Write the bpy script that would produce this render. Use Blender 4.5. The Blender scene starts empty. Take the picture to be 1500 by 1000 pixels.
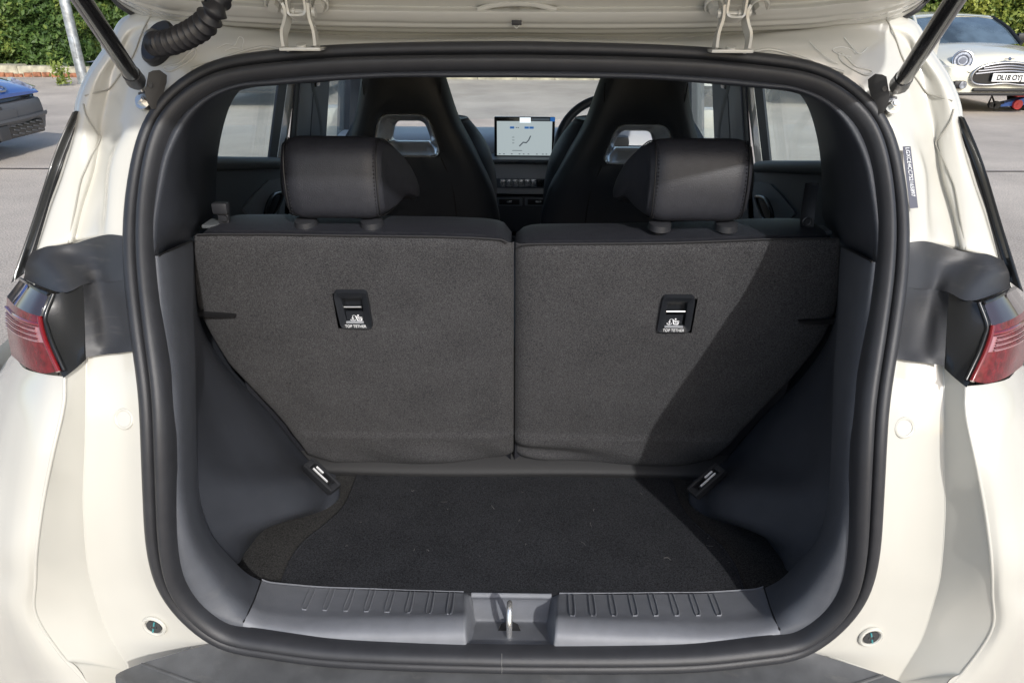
import bpy, bmesh, math, random
import numpy as np
from mathutils import Vector, Matrix
random.seed(7); rng = np.random.default_rng(7)
C = bpy.context.scene.collection
R = math.radians

# ------------------------------------------------------------------ camera
FZ, YS = .665, 1.19                    # boot floor height; foot of the seat backs
H, F = 1.52, 1040.0
yaw, pitch, roll = R(.75), R(25), R(.25)
_r = np.array([math.cos(yaw), math.sin(yaw), 0.]); _f = np.array([-math.sin(yaw)*math.cos(pitch), math.cos(yaw)*math.cos(pitch), -math.sin(pitch)])
_u = np.cross(_r, _f)
cr, sr = math.cos(roll), math.sin(roll)
CR, CU, CF = _r*cr+_u*sr, _u*cr-_r*sr, _f
CO = np.array([.01, 0, H])
cam = bpy.data.cameras.new('camera'); co = bpy.data.objects.new('camera', cam); C.objects.link(co)
cam.sensor_width = 36; cam.lens = 36*F/1500; cam.clip_start = .02; cam.clip_end = 2000
co.matrix_world = Matrix([[CR[0], CU[0], -CF[0], CO[0]], [CR[1], CU[1], -CF[1], CO[1]], [CR[2], CU[2], -CF[2], CO[2]], [0, 0, 0, 1]])
S = bpy.context.scene; S.camera = co

# ------------------------------------------------------------------ light
SUN_AZ, SUN_EL = R(22), R(34)          # behind the camera, to its right
w = bpy.data.worlds.new('World'); S.world = w; w.use_nodes = True
nt = w.node_tree; bg = nt.nodes['Background']
sky = nt.nodes.new('ShaderNodeTexSky'); sky.sky_type = 'NISHITA'; sky.sun_disc = False
sky.sun_elevation = SUN_EL; sky.sun_rotation = math.pi - SUN_AZ
sky.dust_density = 2.0
nt.links.new(sky.outputs[0], bg.inputs[0]); bg.inputs[1].default_value = .15
sl = bpy.data.lights.new('sun', 'SUN'); sl.energy = 2.45; sl.angle = R(1.0); sl.color = (1, .985, .96)
so = bpy.data.objects.new('sun', sl); C.objects.link(so)
sd = Vector((math.sin(SUN_AZ)*math.cos(SUN_EL), -math.cos(SUN_AZ)*math.cos(SUN_EL), math.sin(SUN_EL)))
so.rotation_euler = sd.to_track_quat('Z', 'Y').to_euler(); so.location = (4, -8, 9)
V = S.view_settings; V.view_transform = 'Standard'; V.look = 'None'; V.exposure = .38; V.gamma = 1; V.use_curve_mapping = False

# ------------------------------------------------------------------ unprojection of photo measurements onto real surfaces
PZ = np.array([.55, .72, .9, 1.05, 1.15, 1.22, 1.32, 1.48, 1.6]); PY = np.array([.70, .70, .695, .72, .77, .82, .90, 1.0, 1.06])
def ray(px, py): return CF + CR*(px-750)/F - CU*(py-499.5)/F
def prof(z): return np.interp(z, PZ, PY)
def US(px, py, off=0.):                 # on the tail of the car
    d = ray(px, py); t = .8
    for _ in range(50):
        p = CO + d*t; t += .6*(prof(p[2])+.12*p[0]**2+off-p[1])/d[1]
    return CO + d*t
def UY(px, py, Y): d = ray(px, py); return CO + d*(Y-CO[1])/d[1]
def UX(px, py, X): d = ray(px, py); return CO + d*(X-CO[0])/d[0]
def UZ(px, py, z): d = ray(px, py); return CO + d*(z-CO[2])/d[2]
def UP(px, py, P0, n): d = ray(px, py); n = np.array(n, float); return CO + d*(np.dot(np.array(P0)-CO, n)/np.dot(d, n))
def PROJ(p):
    v = np.asarray(p)-CO; z = v@CF; return 750+F*(v@CR)/z, 499.5-F*(v@CU)/z
MX = np.array([-1, 1, 1.])

# ------------------------------------------------------------------ materials
def mat(name, col, rough=.5, metal=0, coat=0, bump=0, bscale=400, var=0, vscale=60, col2=None, spec=.5, emit=None, sheen=0, detail=2, coord='Object', dirt=0):
    m = bpy.data.materials.new(name); m.use_nodes = True; t = m.node_tree; b = t.nodes['Principled BSDF']
    b.inputs['Base Color'].default_value = (*col, 1); b.inputs['Roughness'].default_value = rough; b.inputs['Metallic'].default_value = metal
    b.inputs['Coat Weight'].default_value = coat; b.inputs['Coat Roughness'].default_value = .04; b.inputs['Specular IOR Level'].default_value = spec
    if sheen: b.inputs['Sheen Weight'].default_value = sheen; b.inputs['Sheen Roughness'].default_value = .5
    if emit: b.inputs['Emission Color'].default_value = (*emit[0], 1); b.inputs['Emission Strength'].default_value = emit[1]
    tc = t.nodes.new('ShaderNodeTexCoord')
    if bump:
        n = t.nodes.new('ShaderNodeTexNoise'); n.inputs['Scale'].default_value = bscale; n.inputs['Detail'].default_value = detail
        bp = t.nodes.new('ShaderNodeBump'); bp.inputs['Strength'].default_value = bump; bp.inputs['Distance'].default_value = .001
        t.links.new(tc.outputs[coord], n.inputs['Vector']); t.links.new(n.outputs[0], bp.inputs['Height']); t.links.new(bp.outputs[0], b.inputs['Normal'])
    if var or col2:
        n2 = t.nodes.new('ShaderNodeTexNoise'); n2.inputs['Scale'].default_value = vscale; n2.inputs['Detail'].default_value = 4
        r = t.nodes.new('ShaderNodeValToRGB'); c2 = col2 or tuple(min(1, c*(1+var)) for c in col); c1 = col if col2 else tuple(c*(1-var) for c in col)
        r.color_ramp.elements[0].position = .35; r.color_ramp.elements[1].position = .65
        r.color_ramp.elements[0].color = (*c1, 1); r.color_ramp.elements[1].color = (*c2, 1)
        t.links.new(tc.outputs[coord], n2.inputs['Vector']); t.links.new(n2.outputs[0], r.inputs[0])
        out = r.outputs[0]
        if dirt:
            mp3 = t.nodes.new('ShaderNodeMapping'); mp3.inputs['Scale'].default_value = (5, 9, 40); mp3.inputs['Rotation'].default_value = (.3, .5, .9); n3 = t.nodes.new('ShaderNodeTexNoise'); n3.inputs['Scale'].default_value = 2.2; n3.inputs['Detail'].default_value = 9; n3.inputs['Roughness'].default_value = .72; t.links.new(tc.outputs[coord], mp3.inputs['Vector'])
            r3 = t.nodes.new('ShaderNodeValToRGB'); r3.color_ramp.elements[0].position = .56; r3.color_ramp.elements[1].position = .74
            r3.color_ramp.elements[0].color = (0, 0, 0, 1); r3.color_ramp.elements[1].color = (dirt, dirt, dirt, 1)
            mx = t.nodes.new('ShaderNodeMix'); mx.data_type = 'RGBA'; mx.inputs['B'].default_value = (.28, .26, .23, 1)
            t.links.new(mp3.outputs[0], n3.inputs['Vector']); t.links.new(n3.outputs[0], r3.inputs[0]); t.links.new(r3.outputs[0], mx.inputs['Factor'])
            t.links.new(out, mx.inputs['A']); out = mx.outputs['Result']
        t.links.new(out, b.inputs['Base Color'])
    return m
def glass_mat(name, tint=(.9, .93, .93), haze=.04):
    m = bpy.data.materials.new(name); m.use_nodes = True; t = m.node_tree; t.nodes.clear()
    o = t.nodes.new('ShaderNodeOutputMaterial'); tr = t.nodes.new('ShaderNodeBsdfTransparent'); tr.inputs[0].default_value = (*tint, 1)
    gl = t.nodes.new('ShaderNodeBsdfGlossy'); gl.inputs['Roughness'].default_value = .02
    df = t.nodes.new('ShaderNodeBsdfTranslucent'); df.inputs[0].default_value = (.8, .85, .85, 1)
    lw = t.nodes.new('ShaderNodeLayerWeight'); pw = t.nodes.new('ShaderNodeMath'); pw.operation = 'POWER'; pw.inputs[1].default_value = 5; fr = t.nodes.new('ShaderNodeMath'); fr.operation = 'MULTIPLY_ADD'; fr.inputs[1].default_value = .8; fr.inputs[2].default_value = .03
    t.links.new(lw.outputs['Facing'], pw.inputs[0]); t.links.new(pw.outputs[0], fr.inputs[0])
    a = t.nodes.new('ShaderNodeMixShader'); a.inputs[0].default_value = haze; b = t.nodes.new('ShaderNodeMixShader')
    t.links.new(tr.outputs[0], a.inputs[1]); t.links.new(df.outputs[0], a.inputs[2]); t.links.new(fr.outputs[0], b.inputs[0])
    t.links.new(a.outputs[0], b.inputs[1]); t.links.new(gl.outputs[0], b.inputs[2]); t.links.new(b.outputs[0], o.inputs[0]); return m
PAINT = mat('cream_paint', (.555, .545, .495), .22, coat=1, var=.02, vscale=7)
SEALER = mat('seam_sealer', (.34, .33, .29), .5, bump=.05)
TRIM2 = mat('grained_trim', (.080, .086, .100), .44, bump=.6, bscale=1000, var=.05, vscale=40, dirt=.08)
RUBBER = mat('seal_rubber', (.026, .027, .031), .44, bump=.3, bscale=1500, var=.08, vscale=40)
TRIM = mat('grained_plastic', (.040, .044, .054), .46, bump=.6, bscale=1000, var=.05, vscale=30, dirt=.05)
SILLM = mat('grained_sill_plastic', (.185, .193, .212), .42, bump=.6, bscale=1000, var=.05, vscale=40, dirt=.08)
PADM = mat('bumper_plastic', (.085, .087, .090), .5, bump=.25, bscale=1000, var=.15, vscale=30, dirt=.3)
CORNER = mat('matt_black_plastic', (.034, .035, .038), .40, bump=.35, bscale=1200, var=.12, vscale=14, dirt=.16)
GBLACK = mat('gloss_black', (.014, .015, .016), .26, coat=.25, bump=.03, bscale=300)
LEATHER = mat('black_leather', (.023, .024, .030), .44, bump=.55, bscale=650, var=.1, vscale=90)
LEATHER2 = mat('seat_leather', (.034, .039, .048), .42, bump=.5, bscale=600)
DARK = mat('dark_interior', (.040, .047, .057), .55, bump=.15, bscale=700)
DOORM = mat('door_card', (.115, .13, .145), .5, bump=.15, bscale=700)
DOOR2 = mat('door_card_grey', (.21, .235, .26), .55, bump=.15, bscale=700)
CHROME = mat('satin_silver', (.90, .91, .92), .27, metal=.8)
STEEL = mat('zinc_steel', (.72, .71, .68), .3, metal=1, bump=.1, bscale=500)
WHITE = mat('white_print', (.85, .86, .88), .5)
DASH = mat('dash_soft', (.50, .51, .52), .45, bump=.1, bscale=500)
DASHD = mat('dash_dark', (.15, .165, .18), .45, bump=.1)
GLASS = glass_mat('side_glass', (.92, .96, .94), .09); SCREENG = glass_mat('windscreen_glass', (.97, 1, .96), .10)
BLACKM = mat('black', (.010, .010, .011), .5)
CABLE = mat('bellows_rubber', (.02, .02, .023), .38, bump=.1, bscale=800)
STRUTM = mat('strut_black', (.012, .012, .013), .22, coat=.4)
GREYM = mat('bracket_grey', (.075, .072, .07), .5, bump=.1)

def carpet(name, c1, c2, scale, bump, hue=None):
    m = bpy.data.materials.new(name); m.use_nodes = True; t = m.node_tree; b = t.nodes['Principled BSDF']
    b.inputs['Roughness'].default_value = .95; b.inputs['Specular IOR Level'].default_value = .1
    b.inputs['Sheen Weight'].default_value = hue or 0; b.inputs['Sheen Roughness'].default_value = .6
    tc = t.nodes.new('ShaderNodeTexCoord'); n = t.nodes.new('ShaderNodeTexNoise'); n.inputs['Scale'].default_value = scale; n.inputs['Detail'].default_value = 3; n.inputs['Roughness'].default_value = .8
    n2 = t.nodes.new('ShaderNodeTexNoise'); n2.inputs['Scale'].default_value = 14; n2.inputs['Detail'].default_value = 5
    n4 = t.nodes.new('ShaderNodeTexNoise'); n4.inputs['Scale'].default_value = scale*.45; n4.inputs['Detail'].default_value = 2
    ad = t.nodes.new('ShaderNodeMath'); ad.operation = 'MULTIPLY_ADD'; ad.inputs[1].default_value = .45
    md = t.nodes.new('ShaderNodeMath'); md.operation = 'MULTIPLY_ADD'; md.inputs[1].default_value = .12; 
    sb = t.nodes.new('ShaderNodeMath'); sb.operation = 'SUBTRACT'; sb.inputs[1].default_value = .285
    r = t.nodes.new('ShaderNodeValToRGB'); r.color_ramp.elements[0].position = .36; r.color_ramp.elements[1].position = .66
    r.color_ramp.elements[0].color = (*c1, 1); r.color_ramp.elements[1].color = (*c2, 1)
    for q in (n, n2, n4): t.links.new(tc.outputs['Object'], q.inputs['Vector'])
    t.links.new(n4.outputs[0], ad.inputs[0]); t.links.new(n.outputs[0], ad.inputs[2])
    t.links.new(n2.outputs[0], md.inputs[0]); t.links.new(ad.outputs[0], md.inputs[2]); t.links.new(md.outputs[0], sb.inputs[0])
    t.links.new(sb.outputs[0], r.inputs[0]); t.links.new(r.outputs[0], b.inputs['Base Color'])
    bp = t.nodes.new('ShaderNodeBump'); bp.inputs['Strength'].default_value = bump; bp.inputs['Distance'].default_value = .0015
    t.links.new(ad.outputs[0], bp.inputs['Height']); t.links.new(bp.outputs[0], b.inputs['Normal']); return m
SEATC = carpet('seat_back_carpet', (.018, .018, .020), (.088, .087, .090), 1000, .7, .03)
FLOORC = carpet('boot_carpet', (.008, .0085, .010), (.050, .052, .058), 900, .5, 0)
SIDEC = carpet('side_carpet', (.012, .012, .012), (.066, .065, .064), 800, .5, 0)

# ------------------------------------------------------------------ mesh helpers
def tag(o, label=None, cat=None, group=None, kind=None):
    if label: o['label'] = label
    if cat: o['category'] = cat
    if group: o['group'] = group
    if kind: o['kind'] = kind
    return o
def par(o, p):
    if p is not None:
        o.parent = p
        if p.parent is None: o.matrix_parent_inverse = Matrix.Translation(p.location).inverted()
    return o
def empty(name, loc, label, cat, group=None):
    o = bpy.data.objects.new(name, None); C.objects.link(o); o.location = loc; o.empty_display_size = .2
    return tag(o, label, cat, group)
def mesh(name, vs, fs, m, p=None, smooth=True, sharp=None):
    me = bpy.data.meshes.new(name); me.from_pydata([tuple(map(float, v)) for v in vs], [], fs); me.update()
    me.materials.append(m)
    if smooth:
        me.polygons.foreach_set('use_smooth', [True]*len(me.polygons))
        if sharp: me.set_sharp_from_angle(angle=R(sharp))
    o = bpy.data.objects.new(name, me); C.objects.link(o); return par(o, p)
def spl(P, n, closed=False, lin=False):
    P = np.array(P, float); k = len(P)
    if lin or k == 2:
        d = np.r_[0, np.cumsum(np.linalg.norm(np.diff(P, axis=0), axis=1))]; t = np.linspace(0, d[-1], n)
        return np.stack([np.interp(t, d, P[:, j]) for j in range(P.shape[1])], 1)
    if closed: Q = np.vstack([P[-1], P, P[0], P[1]]); seg = k
    else: Q = np.vstack([2*P[0]-P[1], P, 2*P[-1]-P[-2]]); seg = k-1
    fine = []
    for i in range(seg):
        a, b, c, d = Q[i:i+4]
        for s in np.linspace(0, 1, 12, endpoint=False):
            fine.append(.5*((2*b)+(c-a)*s+(2*a-5*b+4*c-d)*s*s+(3*b-a-3*c+d)*s**3))
    fine.append(P[0] if closed else P[-1]); fine = np.array(fine)
    d = np.r_[0, np.cumsum(np.linalg.norm(np.diff(fine, axis=0), axis=1))]
    t = np.linspace(0, d[-1], n+1)[:-1] if closed else np.linspace(0, d[-1], n)
    return np.stack([np.interp(t, d, fine[:, j]) for j in range(P.shape[1])], 1)
def spl1(P, per):                       # uniform catmull-rom in the parameter: passes every control row
    P = np.array(P, float); Q = np.concatenate([[2*P[0]-P[1]], P, [2*P[-1]-P[-2]]]); out = []
    for i in range(len(P)-1):
        a, b, c, d = Q[i:i+4]
        for s in np.linspace(0, 1, per, endpoint=False): out.append(.5*((2*b)+(c-a)*s+(2*a-5*b+4*c-d)*s*s+(3*b-a-3*c+d)*s**3))
    out.append(P[-1]); return np.array(out)
def gridfaces(n, m, cu=False, cv=False, base=0):
    f = []
    for i in range(n if cu else n-1):
        for j in range(m if cv else m-1):
            a, b = i, (i+1) % n; c, d = j, (j+1) % m
            f.append((base+a*m+c, base+b*m+c, base+b*m+d, base+a*m+d))
    return f
def net(rows, pu=6, pv=6, linu=False, linv=False):
    """control net (rows of equal length) -> dense grid"""
    A = np.array(rows, float)
    def sub(X, per, lin):
        if per <= 1: return X
        if lin:
            o = [X[i]*(1-s)+X[i+1]*s for i in range(len(X)-1) for s in np.linspace(0, 1, per, endpoint=False)]; o.append(X[-1]); return np.array(o)
        return spl1(X, per)
    A = sub(A, pu, linu); A = sub(A.transpose(1, 0, 2), pv, linv).transpose(1, 0, 2); return A
def patch(name, rows, m, p=None, pu=6, pv=6, linu=False, linv=False, sharp=None, thick=None, raw=False):
    A = np.array(rows, float) if raw else net(rows, pu, pv, linu, linv); n, k = A.shape[:2]
    vs = A.reshape(-1, 3); fs = gridfaces(n, k)
    if thick is not None:
        th = np.array(thick, float); N = n*k; vs = np.vstack([vs, vs+th]); fs = fs + [tuple(N+i for i in q[::-1]) for q in fs]
        rim = [i*k for i in range(n)] + [(n-1)*k+j for j in range(1, k)] + [i*k+k-1 for i in range(n-2, -1, -1)] + [j for j in range(k-2, 0, -1)]
        for a, b in zip(rim, rim[1:]+rim[:1]): fs.append((a, b, N+b, N+a))
    return mesh(name, vs, fs, m, p, True, sharp)
def both(fn):                            # build a left-hand piece and its mirror twin
    return fn(np.array([1, 1, 1.])), fn(MX)
def mrows(rows, s): return [[np.asarray(q)*s for q in r] for r in rows]
def frames(P, closed):
    n = len(P); T = np.zeros_like(P)
    for i in range(n):
        a = P[(i-1) % n] if closed or i > 0 else P[i]; b = P[(i+1) % n] if closed or i < n-1 else P[i]
        T[i] = (b-a)/(np.linalg.norm(b-a)+1e-12)
    up = np.array([0, 0, 1.]) if abs(T[0][2]) < .9 else np.array([1., 0, 0]); N = np.cross(T[0], up); N /= np.linalg.norm(N); Ns = []
    for i in range(n):
        N = N-T[i]*(N@T[i]); N /= np.linalg.norm(N); Ns.append(N)
    return T, np.array(Ns), np.cross(T, np.array(Ns))
def tube(name, P, r, m, p=None, seg=12, closed=False, caps=True, n=None, flat=1.):
    P = np.array(P, float)
    if n: P = spl(P, n, closed)
    T, N, B = frames(P, closed); k = len(P); rr = np.full(k, r) if np.isscalar(r) else np.interp(np.linspace(0, 1, k), np.linspace(0, 1, len(r)), r)
    a = np.linspace(0, 2*np.pi, seg, endpoint=False)
    vs = (P[:, None]+rr[:, None, None]*(np.cos(a)[None, :, None]*N[:, None]+flat*np.sin(a)[None, :, None]*B[:, None])).reshape(-1, 3)
    fs = gridfaces(k, seg, closed, True)
    if caps and not closed: fs += [tuple(range(seg))[::-1], tuple((k-1)*seg+i for i in range(seg))]
    return mesh(name, vs, fs, m, p, True, 50)
class MB:                                # merge several primitive shapes into one part
    def __init__(s): s.v = []; s.f = []
    def add(s, vs, fs): b = len(s.v); s.v += [np.asarray(v, float) for v in vs]; s.f += [tuple(b+i for i in q) for q in fs]; return s
    def box(s, c, d, ax=None, bev=.0):
        c = np.array(c, float); d = np.array(d, float)/2; ax = np.eye(3) if ax is None else np.array(ax, float)
        if not bev:
            v = [c+(np.array([x, y, z])*d)@ax for x in (-1, 1) for y in (-1, 1) for z in (-1, 1)]
            return s.add(v, [(0, 1, 3, 2), (4, 6, 7, 5), (0, 4, 5, 1), (2, 3, 7, 6), (0, 2, 6, 4), (1, 5, 7, 3)])
        bm = bmesh.new(); bmesh.ops.create_cube(bm, size=2)
        for v in bm.verts: v.co = Vector(np.array(v.co)*d)
        bmesh.ops.bevel(bm, geom=bm.edges[:], offset=bev, segments=2, affect='EDGES', profile=.6); bm.verts.index_update()
        s.add([c+np.array(v.co)@ax for v in bm.verts], [tuple(v.index for v in f.verts) for f in bm.faces]); bm.free(); return s
    def prism(s, poly, vec):
        poly = [np.asarray(q, float) for q in poly]; n = len(poly); v = poly+[q+np.asarray(vec, float) for q in poly]
        return s.add(v, [tuple(range(n))[::-1], tuple(range(n, 2*n))]+[(i, (i+1) % n, n+(i+1) % n, n+i) for i in range(n)])
    def tube(s, P, r, seg=8, closed=False):
        P = np.array(P, float); T, N, B = frames(P, closed); k = len(P); a = np.linspace(0, 2*np.pi, seg, endpoint=False)
        vs = (P[:, None]+r*(np.cos(a)[None, :, None]*N[:, None]+np.sin(a)[None, :, None]*B[:, None])).reshape(-1, 3); fs = gridfaces(k, seg, closed, True)
        if not closed: fs += [tuple(range(seg))[::-1], tuple((k-1)*seg+i for i in range(seg))]
        return s.add(vs, fs)
    def disc(s, c, n, r, h, seg=24, r2=None, sx=1.):
        n = np.array(n, float); n /= np.linalg.norm(n); u = np.cross(n, [0, 0, 1.] if abs(n[2]) < .9 else [1., 0, 0]); u /= np.linalg.norm(u); w_ = np.cross(n, u); r2 = r if r2 is None else r2
        a = np.linspace(0, 2*np.pi, seg, endpoint=False); c = np.array(c, float)
        A = [c+r*(np.cos(t)*u*sx+np.sin(t)*w_) for t in a]; Bv = [c+n*h+r2*(np.cos(t)*u*sx+np.sin(t)*w_) for t in a]
        return s.add(A+Bv, [tuple(range(seg))[::-1], tuple(range(seg, 2*seg))]+[(i, (i+1) % seg, seg+(i+1) % seg, seg+i) for i in range(seg)])
    def ring(s, c, n, r, rt, seg=28, ts=8, sx=1.):
        n = np.array(n, float); n /= np.linalg.norm(n); u = np.cross(n, [0, 0, 1.] if abs(n[2]) < .9 else [1., 0, 0]); u /= np.linalg.norm(u); w_ = np.cross(n, u)
        return s.tube([np.array(c)+r*(np.cos(t)*u*sx+np.sin(t)*w_) for t in np.linspace(0, 2*np.pi, seg, endpoint=False)], rt, ts, True)
    def build(s, name, m, p=None, sharp=35): return mesh(name, s.v, s.f, m, p, True, sharp)
def text(name, body, size, org, xd, yd, m, p, extr=.0004, sx=1., align='CENTER', bold=0.):
    cu = bpy.data.curves.new('lettering', 'FONT'); cu.body = body; cu.size = size; cu.extrude = extr; cu.offset = bold; cu.align_x = align; cu.align_y = 'CENTER'
    o = bpy.data.objects.new('lettering', cu); C.objects.link(o); bpy.context.view_layer.update()
    me = bpy.data.meshes.new_from_object(o); bpy.data.objects.remove(o); me.materials.clear(); me.materials.append(m)
    xd = Vector(xd).normalized(); yd = Vector(yd).normalized(); zd = xd.cross(yd)
    M = Matrix(((xd.x*sx, yd.x, zd.x, org[0]), (xd.y*sx, yd.y, zd.y, org[1]), (xd.z*sx, yd.z, zd.z, org[2]), (0, 0, 0, 1)))
    me.transform(M); me.name = name; q = bpy.data.objects.new(name, me); C.objects.link(q); return par(q, p)
def polyline_strips(mb, pl, w_, n, lift):  # flat printed strokes
    pl = [np.asarray(q, float) for q in pl]; n = np.array(n, float); n /= np.linalg.norm(n)
    for a, b in zip(pl, pl[1:]):
        t = b-a; t /= np.linalg.norm(t)+1e-9; s_ = np.cross(n, t)*w_/2; a2, b2 = a-t*w_*.3, b+t*w_*.3
        mb.add([a2-s_+n*lift, b2-s_+n*lift, b2+s_+n*lift, a2+s_+n*lift], [(0, 1, 2, 3)])

# ================================================================== GROUND AND FAR SETTING
GM = bpy.data.materials.new('asphalt'); GM.use_nodes = True
t = GM.node_tree; b = t.nodes['Principled BSDF']; b.inputs['Roughness'].default_value = .85
tc = t.nodes.new('ShaderNodeTexCoord')
n1 = t.nodes.new('ShaderNodeTexNoise'); n1.inputs['Scale'].default_value = 90; n1.inputs['Detail'].default_value = 6; n1.inputs['Roughness'].default_value = .8
n2 = t.nodes.new('ShaderNodeTexNoise'); n2.inputs['Scale'].default_value = .7; n2.inputs['Detail'].default_value = 7; n2.inputs['Roughness'].default_value = .65
r1 = t.nodes.new('ShaderNodeValToRGB'); r1.color_ramp.elements[0].position = .36; r1.color_ramp.elements[1].position = .66
r1.color_ramp.elements[0].color = (.19, .174, .152, 1); r1.color_ramp.elements[1].color = (.82, .738, .64, 1)
r2 = t.nodes.new('ShaderNodeValToRGB'); r2.color_ramp.elements[0].color = (.72, .7, .69, 1); r2.color_ramp.elements[1].color = (1.12, 1.1, 1.08, 1); r2.color_ramp.elements[0].position = .3; r2.color_ramp.elements[1].position = .7
mx = t.nodes.new('ShaderNodeMix'); mx.data_type = 'RGBA'; mx.blend_type = 'MULTIPLY'; mx.inputs['Factor'].default_value = 1
bp = t.nodes.new('ShaderNodeBump'); bp.inputs['Strength'].default_value = .6; bp.inputs['Distance'].default_value = .006
for q in (n1, n2): t.links.new(tc.outputs['Object'], q.inputs['Vector'])
t.links.new(n1.outputs[0], r1.inputs[0]); t.links.new(n2.outputs[0], r2.inputs[0]); t.links.new(r1.outputs[0], mx.inputs['A']); t.links.new(r2.outputs[0], mx.inputs['B'])
t.links.new(mx.outputs['Result'], b.inputs['Base Color']); t.links.new(n1.outputs[0], bp.inputs['Height']); t.links.new(bp.outputs[0], b.inputs['Normal'])
g = mesh('ground', [(-400, -60, 0), (400, -60, 0), (400, 900, 0), (-400, 900, 0)], [(0, 1, 2, 3)], GM, smooth=False); tag(g, kind='structure')
TAR = mat('tar_joint', (.055, .05, .047), .8, bump=.5, bscale=60, var=.3, vscale=9)
ys = [UZ(30, 247, 0)[1], UZ(1460, 250, 0)[1]]
jp = [(x, ys[0]+(ys[1]-ys[0])*(x+6)/12+.02*random.uniform(-1, 1)) for x in np.linspace(-30, 30, 60)]
tag(mesh('road_joint', [(x, y-.022, .004) for x, y in jp]+[(x, y+.022, .004) for x, y in jp], [(i, i+1, 61+i, 60+i) for i in range(59)], TAR), kind='structure')

KY = 18.2
KERB = mat('pale_stone', (.42, .39, .29), .9, bump=.6, bscale=25, var=.35, vscale=6); KBR = mat('red_brick_edge', (.30, .13, .07), .9, bump=.6, bscale=30, var=.4, vscale=12)
kb = empty('kerb', (0, KY, 0), 'pale stone kerb with a worn reddish face along the hedge foot', 'kerb')
vs0 = MB().box((0, .2, .10), (.92, .42, .30), bev=.03); me0 = None
for i in range(34):
    if me0 is None:
        o = vs0.build('kerb_stone', KERB, kb); me0 = o.data
    else:
        o = bpy.data.objects.new('kerb_stone', me0); C.objects.link(o); o.parent = kb
    o.parent = kb; o.matrix_parent_inverse = Matrix.Identity(4); o.location = (-15.5+i*.93, random.uniform(-.03, .03), random.uniform(-.02, .015)); o.rotation_euler = (random.uniform(-.03, .03), 0, random.uniform(-.02, .02))
fe = MB()
for i in range(34):
    x = -15.6+i*.225; fe.box((x, KY-.035+random.uniform(-.012, .012), .045+random.uniform(-.02, .02)), (.19, .05, .10), bev=.008)
o = fe.build('edging_brick', KBR, kb); o['kind'] = 'stuff'

LEAF = bpy.data.materials.new('hedge_leaf'); LEAF.use_nodes = True
t = LEAF.node_tree; b = t.nodes['Principled BSDF']; b.inputs['Roughness'].default_value = .5; b.inputs['Specular IOR Level'].default_value = .35
at = t.nodes.new('ShaderNodeAttribute'); at.attribute_name = 'tint'; rr_ = t.nodes.new('ShaderNodeValToRGB')
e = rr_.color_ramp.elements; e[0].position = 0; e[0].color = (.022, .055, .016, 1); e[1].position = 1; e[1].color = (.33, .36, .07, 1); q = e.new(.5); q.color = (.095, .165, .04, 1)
t.links.new(at.outputs['Fac'], rr_.inputs[0]); t.links.new(rr_.outputs[0], b.inputs['Base Color'])
tl = t.nodes.new('ShaderNodeBsdfTranslucent'); ms = t.nodes.new('ShaderNodeMixShader'); ms.inputs[0].default_value = .22
t.links.new(rr_.outputs[0], tl.inputs[0]); t.links.new(b.outputs[0], ms.inputs[1]); t.links.new(tl.outputs[0], ms.inputs[2]); t.links.new(ms.outputs[0], t.nodes['Material Output'].inputs[0])
def leaves(name, cen, tint, size, p, spread=.55):
    n = len(cen); d = rng.normal(size=(n, 3)); d[:, 1] -= .9; d[:, 2] += .5; d /= np.linalg.norm(d, axis=1)[:, None]
    a = np.cross(d, rng.normal(size=(n, 3))); a /= np.linalg.norm(a, axis=1)[:, None]; c = np.cross(d, a); s = (size*(.6+.8*rng.random(n)))[:, None]
    v = np.stack([cen-a*s, cen-c*s*.45+a*s*.1, cen+a*s, cen+c*s*.45+a*s*.1], 1).reshape(-1, 3)
    me = bpy.data.meshes.new(name); me.vertices.add(4*n); me.vertices.foreach_set('co', v.ravel()); me.loops.add(4*n); me.loops.foreach_set('vertex_index', np.arange(4*n))
    me.polygons.add(n); me.polygons.foreach_set('loop_start', np.arange(0, 4*n, 4)); me.polygons.foreach_set('loop_total', np.full(n, 4)); me.update(calc_edges=True)
    at_ = me.attributes.new('tint', 'FLOAT', 'POINT'); at_.data.foreach_set('value', np.repeat(tint, 4).astype(np.float32)); me.materials.append(LEAF)
    o = bpy.data.objects.new(name, me); C.objects.link(o); return par(o, p)
def hnoise(x, z, seed=0):
    r_ = np.random.default_rng(seed); o = np.zeros_like(x)
    for k in range(14):
        f = 1.1*1.28**k; a = r_.uniform(0, 6.28); ph = r_.uniform(0, 6.28); o += np.sin(f*(x*np.cos(a)+z*np.sin(a)*1.2)+ph)/(1+.22*k)
    return o/2.6
hd = empty('hedge', (0, 19.4, 0), 'dense clipped green hedge behind the pale kerb at the far edge of the car park', 'hedge')
def hedge_pts(n, x0, x1):
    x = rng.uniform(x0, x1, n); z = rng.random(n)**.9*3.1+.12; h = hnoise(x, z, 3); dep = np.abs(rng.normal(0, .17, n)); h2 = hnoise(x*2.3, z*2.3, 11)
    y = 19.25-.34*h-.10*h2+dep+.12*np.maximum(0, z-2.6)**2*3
    tint = np.clip(.44+.22*h+.16*h2-1.15*dep+rng.normal(0, .13, n)+.14*np.clip((z-1.2)/1.8, -.6, 1)+.30*(x > 6), 0, 1); return np.stack([x, y, z], 1), tint  # deeper leaves get a darker tint: depth shading put into the leaf colour
P1, T1 = hedge_pts(56000, -15, -8.2); P2, T2 = hedge_pts(30000, 8, 16.5); P3, T3 = hedge_pts(12000, -8.2, 8)
pts = np.vstack([P1, P2, P3]); o = leaves('foliage', pts, np.r_[T1, T2, T3], .068, hd); o['kind'] = 'stuff'
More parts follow.
